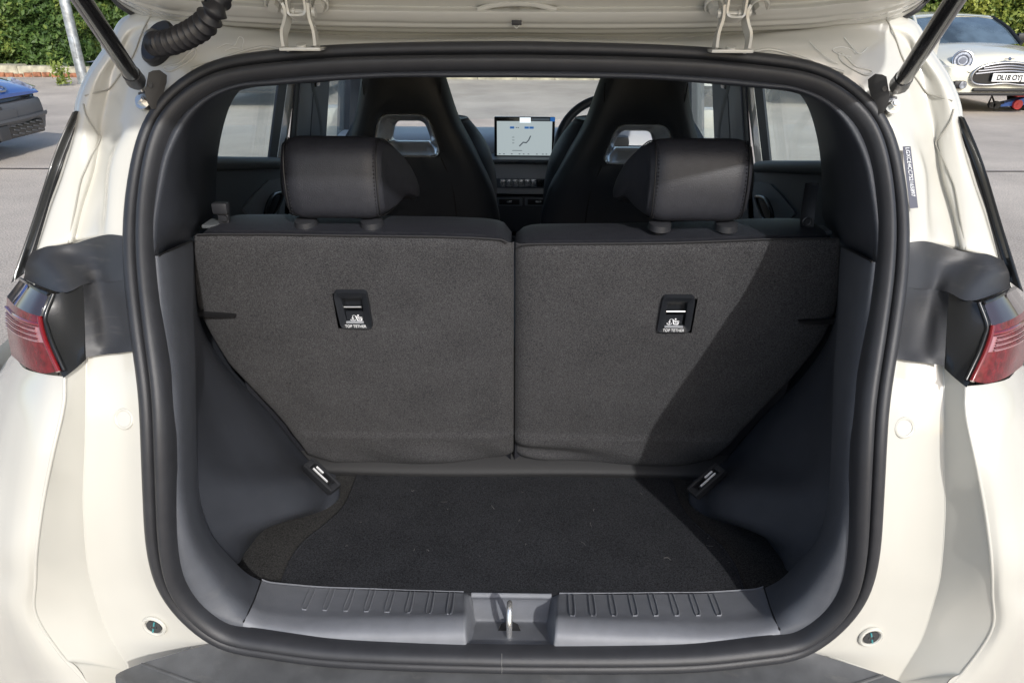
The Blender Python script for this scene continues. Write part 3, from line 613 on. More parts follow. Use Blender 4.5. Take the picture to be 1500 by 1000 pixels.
# lower trim "roll" from the seal inwards (left, mirrored)
rl = [((229,374),(282,352),.24),((232,420),(283,405),.20),((235,460),(283,455),.17),((243,530),(286,530),.13),((249,600),(287,600),.105),((252,680),(289,680),.095),((256,740),(294,738),.09),((264,800),(311,784),.09),((281,850),(342,820),.105),((305,890),(362,839),.112)]
ROLL = []
for a, b_, o_ in rl:
    i = ring_at(*[(a[0]-36 if a[1] < 820 else a[0]-25), a[1]+(0 if a[1] < 780 else 22)]); p0 = RING[i]+Nn[i]*.030-Bn[i]*.001
    pe = US(*b_, o_); pm = US(a[0]*.55+b_[0]*.45, a[1]*.55+b_[1]*.45, o_*.22); pq = US(a[0]*.2+b_[0]*.8, a[1]*.2+b_[1]*.8, o_*.62)
    ROLL.append([p0, US(a[0]+4, a[1], .004), pm, pq, pe])
def edge_pts(L): return L
# boot side wall: roll edge -> seat edge / floor edge, with the wheel arch bulge
rE = [(282,352,.24),(283,405,.20),(283,455,.17),(285,500,.145),(286,550,.125),(287,610,.105),(289,670,.095),(292,720,.09),(300,765,.09),(315,789,.095),(332,812,.10),(348,829,.106)]
sB = [UB(284,352,-.02), UB(286,405,-.02), UB(290,455,-.02), UB(304,495,-.02), UB(338,545,-.02), UB(392,601,-.02), UB(452,672,-.01), UF(494,706,.02), UF(491,739,-.006), UF(452,754,-.006), UF(398,767,-.006), UF(360,806,-.006)]
mC = [None]*12
sw = []
for k, (e_, q) in enumerate(zip(rE, sB)):
    A0 = US(*e_); u = k/11
    A1 = A0*.72+q*.28; A2_ = A0*.36+q*.64
    if 4 <= k <= 6: A1 = A1+np.array([-.012, 0, 0])
    if k in (6, 7, 8, 9): A2_ = A2_+np.array([(0, .006, .016, .014)[k-6], -.006, .010])
    sw.append([A0+np.array([-.004, .004, 0]), A1, A2_, q*.88+A0*.12, q, q+np.array([-.02, .03, -.015]), q+np.array([-.03, .14, -.03])])
def P_bulge(): pass
# upper pillar trim: seal -> quarter window
pt = [((757,112.5),(757,111.5),(757,111),1.5),((660,112.5),(660,111.5),(660,111),1.7),((565,113),(565,111),(565,110),1.9),((460,119),(462,120),(463,121),1.9),((400,124),(402,124),(404,123),1.8),((353,128),(356,131),(358,130),1.72),((318,140),(335,139),(347,137),1.66),((290,160),(315,158),(336,157),1.62),((268,190),(300,190),(326,190),1.60),((250,230),(288,230),(319.5,226),1.59),((240,275),(280,275),(316.5,262),1.55),((232,325),(278,325),(313,312),1.42),((229,374),(258,363),(284,352),None)]
pil = []
for a, m1, e_, Yw in pt:
    i = ring_at(a[0]-(36 if a[1] > 200 else 24 if a[1] > 135 else 6), a[1]-(0 if a[1] > 200 else 26 if a[1] > 135 else 44)); p0 = RING[i]+Nn[i]*.030-Bn[i]*.001
    E_ = US(*e_, .24) if Yw is None else UY(*e_, Yw)
    M_ = US(*m1, .14) if a[1] > 135 else US(*m1, .2)
    pil.append([p0, US(a[0], a[1], .005), M_*.8+US(a[0], a[1], .005)*.2, M_*.5+E_*.5, E_, E_+np.array([-.03, .02, .0])])
GUIDE_M = mat('guide_black', (.02, .021, .024), .35, bump=.1)
ss0 = None
def sill_sec0():
    a = US(351, 924, .0); b_ = UY(351+32*.45, 896, .728+.1*a[0]**2); i_ = UY(383, 849, .826+.10*a[0]**2)
    return [a+np.array([0, .004, -.012]), a*.5+b_*.5+np.array([0, -.003, .003]), b_*.9+i_*.1+np.array([0, -.0015, .0018]), b_*.6+i_*.4, i_*.97+b_*.03]
_q = [q+np.array([.0008, 0, -.0004]) for q in sill_sec0()]; ROLL.append(_q)
for s in (np.array([1, 1, 1.]), MX):
    patch('pillar_trim', mrows(pil, s), DARK if False else TRIM, CAR, 5, 5)
    rt_ = patch('aperture_trim', mrows(ROLL, s), TRIM2, CAR, 5, 5)
    stp = patch('boot_side_trim', mrows(sw, s), TRIM, CAR, 6, 4)
    # seam between upper and lower trim
    tube('trim_seam', spl([np.asarray(q)*s+np.array([0, -.0015, 0]) for q in ROLL[0][1:]], 30), .0014, BLACKM, rt_, 6)
    # wheel arch bulge over the wall, flat topped, coming forward near the floor
    bl = [[UY(374,628,1.00), UY(398,650,1.06), UY(426,668,1.11), UY(452,682,1.14)],
          [UY(372,690,.97), UY(405,700,1.02), UY(440,708,1.07), UY(482,716,1.085)],
          [UY(371,735,.945), UY(408,732,.99), UY(446,728,1.035), UY(492,733,1.058)],
          [UF(368,786), UF(404,767), UF(448,755), UF(491,741)]]
    WG = net(sw, 14, 10).reshape(-1, 3); WPJ = np.array([PROJ(q) for q in WG])
    def onW(p, sink=.014): u_, v_ = PROJ(p); return WG[np.argmin((WPJ[:, 0]-u_)**2+(WPJ[:, 1]-v_)**2)]+np.array([0, sink, 0])
    bl = [[onW(q, .0012) if (r_i == 0 or c_i == 0) else (q*.3+onW(q, 0.)*.7 if c_i == 1 and r_i < 3 else q) for c_i, q in enumerate(r_)] for r_i, r_ in enumerate(bl)]
    # (borders of the arch lie on the wall)
    # seat belt buckle guide on the arch
    gp = [np.asarray(q)*s for q in (UY(443,690,1.060), UY(455,675,1.085), UY(496,711,1.058), UY(484,729,1.028))]
    gx = gp[3]-gp[0]; gx /= np.linalg.norm(gx); gy = gp[1]-gp[0]; gy -= gx*(gy@gx); gy /= np.linalg.norm(gy); gn = np.cross(gx, gy); gn = gn if gn[1] < 0 else -gn; gc = sum(gp)/4+gn*.006
    Lg = np.linalg.norm(gp[3]-gp[0]); Wg = .95*abs(float((gp[1]-gp[0])@gy))
    G = MB(); ax = [gx, gy, gn]
    for sy in (-1, 1): G.box(gc+gy*sy*Wg*.40+gn*.004, (Lg*.98, Wg*.24, .014), ax, .002)
    for sx_ in (-1, 1): G.box(gc+gx*sx_*Lg*.43+gn*.0035, (Lg*.16, Wg*1.0, .012), ax, .002)
    G.box(gc-gn*.006, (Lg*.9, Wg*.9, .006), ax)
    gd = G.build('buckle_guide', GUIDE_M, stp)
    MB().box(gc-gx*.001-gy*Wg*.14+gn*.010, (Lg*.50, .0024, .003), ax).box(gc-gx*Lg*.13+gy*Wg*.14+gn*.010, (Lg*.24, .0030, .003), ax).build('buckle_bar', mat('bright_bar', (.85, .86, .88), .25, metal=.3), stp)
    MB().box(gc+gx*Lg*.12+gn*.0, (Lg*.28, Wg*.36, .008), ax, .001).build('buckle_latch', BLACKM, stp)
# --- floor
FL = [(410,864),(412,852),(424,822),(436,803),(452,786),(472,771),(496,750),(508,734),(516,715),(524,694)]
Lp = spl([UF(*q, .005) for q in FL], 40)
fb = np.stack([Lp*(1-u)+(Lp*MX)*u for u in np.linspace(0, 1, 90)], 1)
fb2 = np.array(fb); fb2[..., 2] += .0012*np.sin(fb2[..., 0]*17+1)*np.sin(fb2[..., 1]*13)+.0006*rng.normal(size=fb2.shape[:2])*.3
patch('boot_floor_board', fb2, FLOORC, CAR, raw=True, thick=(0, 0, -.03), sharp=50)
for s in (np.array([1, 1, 1.]), MX):
    Lo = Lp*s; X_ = []
    for p in Lo: X_.append([p+np.array([-.0015*s[0], 0, -.010]), p+np.array([-.004*s[0], 0, -.006]), p+np.array([-.03*s[0], 0, -.004]), np.array([-.62*s[0], p[1]+.0, p[2]-.006])])
    X_ = [[np.array([q[0], max(q[1], .832), q[2]]) for q in r_] for r_ in X_]
    patch('side_floor_carpet', X_, SIDEC, CAR, 1, 8)
    tube('board_edge', Lo+np.array([.0, 0, -.001]), .0022, FLOORC, CAR, 6)
lt = MB()
for k in range(22):
    p = np.array([random.uniform(-.36, .36), random.uniform(.90, 1.15), 0]); p[2] = FZ+.0066+.1*(1.19-p[1]); a_ = random.uniform(0, 3.14); l_ = random.choice((.0015, .002, .003, .006)); d_ = np.array([math.cos(a_), math.sin(a_), 0])*l_; e_ = np.array([-d_[1], d_[0], 0])*random.uniform(-.6, .6)
    lt.tube([p-d_, p+e_, p+d_], random.uniform(.00012, .00028), 4)
lt.build('lint', mat('lint_grey', (.22, .215, .21), .9), bpy.data.objects['boot_floor_board'])['kind'] = 'stuff'
# strip under the seat backs
bs = [[np.array([x, YS+.0, FZ-.01]), np.array([x, YS-.012+.003*math.sin(x*9), FZ+.006]), np.array([x, YS-.008, FZ+.024]), np.array([x, YS+.06, FZ+.06])] for x in np.linspace(-.60, .60, 30)]
patch('seat_base_strip', bs, mat('strip_black', (.020, .020, .021), .7, bump=.3, bscale=500), CAR, 1, 5)
# --- load sill
def sill_sec(px, yb, yo, yi, d=0):      # seal side, break, inner edge
    a = US(px, yb, .0); br_ = UY(px+d*.45, yo, .728+.1*a[0]**2); i_ = UY(px+d, yi, .826+.10*a[0]**2)
    return [a+np.array([0, .004, -.012]), a*.5+br_*.5+np.array([0, -.003, .003]), br_*.9+i_*.1+np.array([0, -.0015, .0018]), br_*.6+i_*.4, i_*.90+br_*.10, i_*.975+br_*.025, i_+np.array([0, .0015, -.0035]), i_+np.array([0, .0025, -.012]), i_+np.array([0, .004, -.15])]
ss = [(351,924,896,849,32),(374,931,904,853,22),(414,938,910,856,11),(470,942,913,860,3),(530,945,912,862),(590,947,911,864.5),(640,948,909.5,866),(679,948,908,867)]
sl_ = [sill_sec(*q) for q in ss]
SILL = patch('load_sill', net(sl_, 5, 5), SILLM, CAR, raw=True)
SILLR = patch('load_sill', net(mrows(sl_, MX), 5, 5), SILLM, CAR, raw=True)
SG = net(sl_, 40, 34); SGP = SG[:, :34*5-6].reshape(-1, 3)
for s in (np.array([1, 1, 1.]), MX): tube('sill_seam', spl([np.asarray(q)*s+np.array([0, -.0006, .0004]) for q in sl_[0][1:7]], 24), .0013, BLACKM, SILL if s[0] > 0 else SILLR, 6)
E0 = sl_[-1]; xs0 = E0[1][0]
# recess in the middle for the lock striker
def rz(p, dx, dy, dz): return p+np.array([dx, dy, dz])
F_ = [UY(689,946,.712), UY(690,939,.722), UY(694,925,.750), UY(697,911,.780), UY(695.5,904,.788), UY(692,880,.813), UY(690.5,874,.822)]
top_f = [E0[0], E0[1], E0[2], E0[3], E0[5], E0[7]]; bot_f = [F_[0], F_[1], F_[2], F_[3], F_[6], F_[6]+np.array([0, .008, -.006])]
wall = [top_f, [a*.90+b_*.10+np.array([.0028, 0, -.0006]) for a, b_ in zip(top_f, bot_f)], [a*.15+b_*.85+np.array([-.001, 0, 0]) for a, b_ in zip(top_f, bot_f)], bot_f]
xs_ = np.linspace(-1, 1, 13)
def spanX(p): return [np.array([p[0]*-u, p[1], p[2]]) for u in xs_]
for s in (np.array([1, 1, 1.]), MX): patch('recess_cheek', mrows(wall, s), SILLM, SILL, 4, 4)
rec = patch('lock_recess', [spanX(q) for q in F_]+[spanX(F_[6]+np.array([0, .007, -.004])), spanX(F_[6]+np.array([0, .010, -.12]))], SILLM, SILL, 4, 1)
# ribs on the sill
for k in range(8):
    xt = 456+k*29.1; xb = xt-13+k*1.1
    cpt = [(xt, 864), (xt+5.5, 864), ((xb)+6.5, 891), (xb+3.3, 895), (xb, 891)]
    for s in (1, -1):
        def onS(px, py):
            d = (SPJ[:, 0]-px)**2+(SPJ[:, 1]-py)**2; q = np.argsort(d)[:5]; w_ = 1/(d[q]+.3); return (SGP[q]*w_[:, None]).sum(0)/w_.sum()
        if k == 0 and s == 1: SPJ = np.array([PROJ(p) for p in SGP])
        yy = [861+k*.5, 861+k*.5, 888+k*1.0, 892+k*1.0, 888+k*1.0]; xq = [xt-1, xt+6, xb+7.5, xb+4, xb]
        pl = [onS(a, b_) for a, b_ in zip(xq, yy)]; pl = spl(pl[1:4]+[pl[4], pl[0]], 26)*np.array([s, 1, 1])
        c_ = pl.mean(0); 
        tube('sill_rib', pl+np.array([0, -.0003, .0004]), .0014, SILLM, SILL if s == 1 else SILLR, 6)
# striker
a = UY(746, 929, .742); tp = a+np.array([0, .012, .040])
sk = empty_o = None
ST = MB(); pth = spl([a+np.array([0, -.004, -.01]), a+np.array([0, -.003, .020]), tp+np.array([0, -.008, -.006]), tp, tp+np.array([0, .012, -.004]), a+np.array([0, .034, .022]), a+np.array([0, .036, -.01])], 40)
ST.tube(pth, .0042, 12); sk = ST.build('lock_striker', mat('bright_zinc', (.9, .89, .86), .25, metal=.85), CAR)
hb = MB().disc(a+np.array([0, .014, -.0115]), (0, -.3, 1), .017, .004, 8).build('striker_opening', BLACKM, SILL)
MB().disc(a+np.array([.010, .022, -.013]), (0, -.15, 1), .006, .004, 6).disc(a+np.array([-.010, .022, -.013]), (0, -.15, 1), .006, .004, 6).build('striker_bolt', STEEL, sk)
# seal joint line
sj = [A2[NR//2][k] for k in range(k_)]
tube('seal_joint', np.array(sj[4:-6])+np.array([-.011, -.0004, .0004]), .0006, mat('joint_grey', (.12, .12, .12), .5), seal, 5)

# ------------------------------------------------------------------ rear seat backs
ICON_N = -SEATN/np.linalg.norm(SEATN)
def icon(c, sc, p):
    mb = MB(); X = np.array([1, 0, 0.]); Z = np.array([0, -.222, .975])
    def q(u, v): return c+X*u*sc+Z*v*sc
    arc = lambda cx, cy, r_, a0, a1, n=9: [q(cx+r_*math.cos(t_), cy+r_*math.sin(t_)) for t_ in np.linspace(R(a0), R(a1), n)]
    polyline_strips(mb, arc(-.55, -.25, .42, 200, 340), .16, ICON_N, .0006)
    polyline_strips(mb, [q(-.55, -.62), q(-.55, .25)], .12*1, ICON_N, .0006)
    polyline_strips(mb, [q(-.75, -.12), q(-.35, -.12)], .1, ICON_N, .0006)
    polyline_strips(mb, arc(-.27, .25, .28, 180, 10), .09, ICON_N, .0006)
    polyline_strips(mb, [q(.0, .38), q(.22, -.55), q(.9, -.6), q(.98, -.2)], .2, ICON_N, .0006)
    polyline_strips(mb, [q(.28, .2), q(.5, -.2), q(.85, -.12)], .17, ICON_N, .0006)
    polyline_strips(mb, [q(.5, .15), q(.8, .12), q(1.05, .05)], .12, ICON_N, .0006)
    mb.disc(q(.42, .48), ICON_N, .15*sc, .0006, 12)
    for i_, v_ in enumerate(mb.v): pass
    mb.build('child_seat_symbol', WHITE, p)
# widths given in icon units must be scaled
def icon_scaled(c, sc, p):
    global polyline_strips
    o_ = polyline_strips
    def f(mb, pl, w_, n, lift): return o_(mb, pl, w_*sc, n, lift)
    polyline_strips = f; icon(c, sc, p); polyline_strips = o_

WELT = mat('welt_thread', (.016, .016, .018), .8)
def seat_back(side):
    L = side < 0
    if L: top = [(282.5,455),(281.8,400),(281.5,346),(300,345),(330,345),(400,345),(480,346.5),(560,347.5),(640,348.5),(700,350.5),(735,353),(748.5,360)]; bot = [(283,455),(302,490),(336,542),(400,608),(452,668),(490,681),(600,684),(700,679),(752,673)]
    else: top = [(755,361),(775,359.5),(840,359),(920,358.5),(990,357.5),(1060,355),(1120,352.5),(1180,351.5),(1215,351),(1234,352),(1233,405),(1231,462)]; bot = [(757,673),(800,679),(900,685),(1000,684),(1046,678),(1098,626),(1160,562),(1205,510),(1230,462)]
    # dense grid between the top edge and a bottom edge
    T_ = np.array([UB(*q) for q in top]); B_ = np.array([UB(*q) for q in bot])
    x0_, x1_ = min(T_[0, 0], B_[0, 0]), max(T_[-1, 0], B_[-1, 0]); uu = np.linspace(0, 1, 110); uu = uu-.6*np.sin(2*np.pi*uu)/(2*np.pi); xs = x0_+(x1_-x0_)*uu
    oT = np.argsort(T_[:, 0]); oB = np.argsort(B_[:, 0]); NC = 110
    zt = np.interp(xs, T_[oT, 0], T_[oT, 2]); zb = np.minimum(np.interp(xs, B_[oB, 0], B_[oB, 2]), zt-.002)
    nv = 76; g = np.zeros((nv, NC, 3))
    for j, x in enumerate(xs):
        z = np.linspace(zt[j], zb[j], nv); u = np.linspace(0, 1, nv)
        y = YS-.228*(z-FZ)
        ed = np.minimum(abs(x-xs[0]), abs(x-xs[-1])); rnd = .016*np.exp(-ed/.010)
        vr = .006*np.exp(-(u*(zt[j]-zb[j]))/.006)+.014*np.exp(-((1-u)*(zt[j]-zb[j]))/.012)
        bul = -.010*np.sin(np.pi*np.clip(ed/.25, 0, 1)/2)*np.sin(np.pi*u)
        fold = -.0025*np.exp(-((z-.775)/.006)**2)*(1 if L else .8)-.0018*np.tanh((.775-z)/.004)
        wr = .0060*np.sin(24*x+30*z+(0 if L else 2))*np.exp(-((z-.715)/.03)**2)*np.clip(ed/.05, 0, 1)+.003*np.sin(9*x+1.3)*np.exp(-((z-.70)/.05)**2)
        if not L: wr += .012*np.exp(-((z-(.735-.09*(x-.0)))/.012)**2)*np.exp(-(x/.14)**2)-.006*np.exp(-((z-(.76-.06*x))/.012)**2)*np.exp(-(x/.16)**2)
        g[:, j] = np.stack([np.full(nv, x), y+rnd+vr+bul+fold+wr, z], 1)
    body_x0, body_x1 = (T_[2, 0], T_[-1, 0]-.001) if L else (T_[0, 0], T_[-3, 0])
    sb_ = None
    prof_ = [(FZ, YS+.025), (.80, YS+.010), (1.0, YS-.035), (1.15, YS-.078), (1.190, YS-.101), (1.2035, YS-.108), (1.2085, YS-.104), (1.210, YS-.094), (1.211, YS-.06), (1.209, YS-.02), (1.20, YS+.02), (1.17, YS+.05), (.9, YS+.10), (FZ, YS+.15)]
    # leather roll along the top follows the measured edge
    pr = spl(np.array([(0, y, z) for z, y in prof_]), 50)
    X = np.linspace(body_x0, body_x1, 40); V_ = []
    for i, x in enumerate(X):
        ed = min(abs(x-body_x0), abs(x-body_x1)); e_ = .014*math.exp(-ed/.010)
        dz = np.interp(x, xs if xs[0] < xs[-1] else xs[::-1], zt if xs[0] < xs[-1] else zt[::-1])-1.204
        V_.append([np.array([x, p[1]+e_*(1 if p[1] < YS-.03 else -1), p[2]+dz*(1 if p[2] > 1.0 else (p[2]-FZ)/(1-FZ))-(.0+.010*math.exp(-ed/.012) if p[2] > 1.19 else 0)]) for p in pr])
    c0 = [[np.array([V_[0][k][0], V_[0][k][1]*.5+1.17*.5, V_[0][k][2]*.5+.9*.5]) for k in range(50)]]
    c1 = [[np.array([V_[-1][k][0], V_[-1][k][1]*.5+1.17*.5, V_[-1][k][2]*.5+.9*.5]) for k in range(50)]]
    sb_ = patch('rear_seat_back', c0+V_+c1, LEATHER, CAR, raw=True, sharp=60)
    fr0 = [(486.6,427),(537,427),(547,482),(499,481)] if L else [(971,434),(1020,434.5),(1011,487),(961,487)]
    fq = np.array([UB(*q) for q in fr0])[:, [0, 2]]; fc = fq.mean(0); fq = fc+(fq-fc)*.93
    def inside(p): return all((fq[(k+1) % 4, 0]-fq[k, 0])*(p[1]-fq[k, 1])-(fq[(k+1) % 4, 1]-fq[k, 1])*(p[0]-fq[k, 0]) < 0 for k in range(4))
    gv = g.reshape(-1, 3); gf = [f_ for f_ in gridfaces(nv, NC) if not inside(gv[list(f_)][:, [0, 2]].mean(0))]
    mesh('carpet_panel', gv, gf, SEATC, sb_)
    # welt between leather and carpet
    kk = (xs > body_x0+.004) & (xs < body_x1-.004); tube('piping', np.stack([xs, YS-.228*(zt-FZ)+.004, zt+.0015], 1)[kk], .0015, WELT, sb_, 6)
    return sb_
SB = {-1: seat_back(-1), 1: seat_back(1)}
POCK = mat('pocket_black', (.016, .018, .022), .35, bump=.15, bscale=900)
for side, fr_, op_, barx, shelf, tx, ic in (
    (-1, [(486.6,427),(537,427),(547,482),(499,481)], [(499,439),(529,438),(533,474),(508,474)], [(504,449),(529.5,449)], [(507.5,472),(533,472)], (521,477.5), (521.5,464.5)),
    (1, [(971,434),(1020,434.5),(1011,487),(961,487)], [(979,445),(1008,445),(1003,479),(974,479)], [(976,455.6),(1003.5,455.6)], [(973,478.5),(1000,478.5)], (986.5,483.5), (985.5,470))):
    f_ = [UB(*q, .011) for q in fr_]; o_ = [UB(*q, .011) for q in op_]; cF = sum(f_)/4; cO = sum(o_)/4
    def rr4(P, k=.18, n=7):                # rounded corners of a quad
        out = []
        for i in range(4):
            a, b_, c_ = P[i-1], P[i], P[(i+1) % 4]; p0 = b_+(a-b_)*k; p1 = b_+(c_-b_)*k
            for t_ in np.linspace(0, 1, n): out.append((1-t_)**2*p0+2*t_*(1-t_)*b_+t_*t_*p1)
        return np.array(out)
    A_ = rr4(f_, .14); B_ = rr4(o_, .06); dn = SEATN/np.linalg.norm(SEATN)
    rows = [A_+dn*.012, A_+dn*.004, A_*.97+cF*.03-dn*.001, A_*.5+B_*.5+dn*.0004, B_*1.02-cO*.02+dn*.004, B_+dn*.009, B_+dn*.018]
    n_p = len(A_); vs = np.vstack(rows); fs = gridfaces(7, n_p, False, True)+[tuple(range(6*n_p, 7*n_p))]
    tp_ = mesh('tether_pocket', vs, fs, POCK, SB[side], True, 45)
    b0, b1 = UB(*barx[0], .003), UB(*barx[1], .003); tube('tether_bar', [b0, b1], .0019, STEEL, SB[side], 8)
    s0, s1 = UB(*shelf[0], .010), UB(*shelf[1], .010); MB().box((s0+s1)/2+np.array([0, 0, .001]), (np.linalg.norm(s1-s0), .004, .0035), bev=.0006).build('pocket_shelf', mat('shelf_grey', (.26, .27, .29), .4), SB[side])
    text('lettering', 'TOP TETHER', .0078, UB(*tx, .0125), (1, 0, 0), (0, -.222, .975), WHITE, SB[side], .0002, .80)
    bk = UB(*ic, .006); pl_ = MB().box(bk+dn*.0015, (.032, .001, .024), [np.array([1, 0, 0.]), -dn, np.cross(np.array([1, 0, 0.]), -dn)]).build('symbol_plate', POCK, SB[side])
    icon_scaled(bk, .0098, SB[side])
# strap slits by the side of each seat back
for side, q in ((-1, [(284,455),(302,459),(345,461.5),(345,464.5),(318,465),(284,463)]), (1, [(1228,466),(1210,469),(1170,470),(1170,473),(1195,475),(1228,474)])):
    pl_ = [UB(*k, .008) for k in q]; MB().prism(pl_, SEATN*.006).build('strap_slit', BLACKM, SB[side])
# --- rear headrests
SLEEVE = mat('sleeve_black', (.026, .027, .031), .4, bump=.1)
def headrest(cx):
    Dp = [(1.098, 1.222), (1.088, 1.238), (1.084, 1.270), (1.086, 1.296), (1.094, 1.322), (1.109, 1.338), (1.131, 1.342), (1.157, 1.328), (1.188, 1.300), (1.212, 1.265), (1.225, 1.236), (1.222, 1.219), (1.207, 1.224), (1.184, 1.232), (1.152, 1.219), (1.12, 1.2155)]
    D = spl(np.array([(0, y, z) for y, z in Dp]), 64, True)[:, 1:]; ce = np.array([1.150, 1.275])
    def hw(y): u = np.clip((y-1.105)/.12, 0, 1); return .078+.046*u*u*(2.2-1.2*u)
    rows = []
    sta = [(-1, q) for q in (0, .25, .45, .62, .74)]+[(-(.6+.4*t_), 1-.20*t_**2.4) for t_ in (1, .95, .88, .78, .66, .5, .3, 0)]; sta = sta+[(0, 1.)]+[(-a_, b_) for a_, b_ in sta[::-1]]
    for s_, sc in sta:
        r_ = []
        for y, z in D:
            yy = ce[0]+(y-ce[0])*sc; zz = ce[1]+(z-ce[1])*sc; puff = .006*(1-(sc/.8)**2) if abs(s_) == 1 else 0
            r_.append(np.array([cx+s_*hw(yy)+math.copysign(puff, s_), yy, zz]))
        rows.append(r_)
    A = np.array(rows); n, k = A.shape[:2]
    h = mesh('rear_headrest', A.reshape(-1, 3), gridfaces(n, k, False, True), LEATHER, CAR, True, None)
    for s_ in (-.86, .86):
        seam = np.array([[cx+s_*hw(y)*1., ce[0]+(y-ce[0])*.932, ce[1]+(z-ce[1])*.932] for y, z in D]); cen = np.array([0, *ce]); out = seam+(seam-np.array([seam[:, 0].mean(), *ce]))*.004
        tube('seam_groove', out+np.array([math.copysign(.004, s_), 0, 0]), .0010, BLACKM, h, 5, closed=True)
        mb = MB(); S2 = spl(out, 150, True)
        for i in range(0, 150, 2):
            a, b_ = S2[i], S2[i]*.35+S2[(i+1) % 150]*.65; d_ = (a-np.array([a[0], *ce])); d_ /= np.linalg.norm(d_); mb.tube([a+d_*.0005, (a+b_)/2+d_*.0013, b_+d_*.0005], .0009, 4)
        o = mb.build('stitching', mat('stitch_dark', (.010, .010, .012), .7), h)
    for dx in (-.053, .053):
        tube('headrest_post', [(cx+dx, 1.125, 1.18), (cx+dx, 1.125, 1.25)], .0058, STEEL, h, 12)
        MB().disc((cx+dx, 1.113, 1.204), (0, -.1, 1), .0185, .010, 28, .0175, 1.2).disc((cx+dx, 1.112, 1.2142), (0, -.1, 1), .0175, .002, 28, .0125, 1.2).build('post_sleeve', SLEEVE, h)
    return h
headrest(-.284); headrest(.284)
# seat belt fittings beside the seat tops
BELT = mat('belt_webbing', (.03, .032, .037), .6, bump=.5, bscale=700)
pl_ = MB().box(UY(330, 327, 1.13), (.062, .040, .006), bev=.002).build('belt_base_plate', mat('plate_grey', (.10, .108, .115), .4), CAR)
MB().box(UY(328, 317, 1.125), (.017, .01, .032), bev=.002).box(UY(323.5, 304, 1.122), (.025, .016, .018), bev=.004).disc(UY(329, 319, 1.118), (0, -1, 0), .005, .003, 14).build('belt_clip', SLEEVE, CAR)
pr_ = MB().box(UY(1183, 336, 1.13), (.064, .040, .006), bev=.002).build('belt_base_plate', mat('plate_grey2', (.10, .108, .115), .4), CAR)
stp_ = [UY(1182, 337, 1.122), UY(1183, 318, 1.124), UY(1186, 295, 1.14), UY(1190, 268, 1.17)]; sg = []
for i, q in enumerate(spl(stp_, 16)): wd_ = .011; sg.append([q+np.array([-wd_, 0, 0]), q+np.array([0, -.001, 0]), q+np.array([wd_, 0, 0])])
patch('belt_strap', sg, BELT, CAR, raw=True, thick=(0, .002, 0)); MB().ring(UY(1182, 324, 1.118), (0, -1, 0), .0062, .0016, 20, 6).disc(UY(1182, 324, 1.119), (0, -1, 0), .0045, .002, 16).build('belt_press_stud', SLEEVE, CAR)

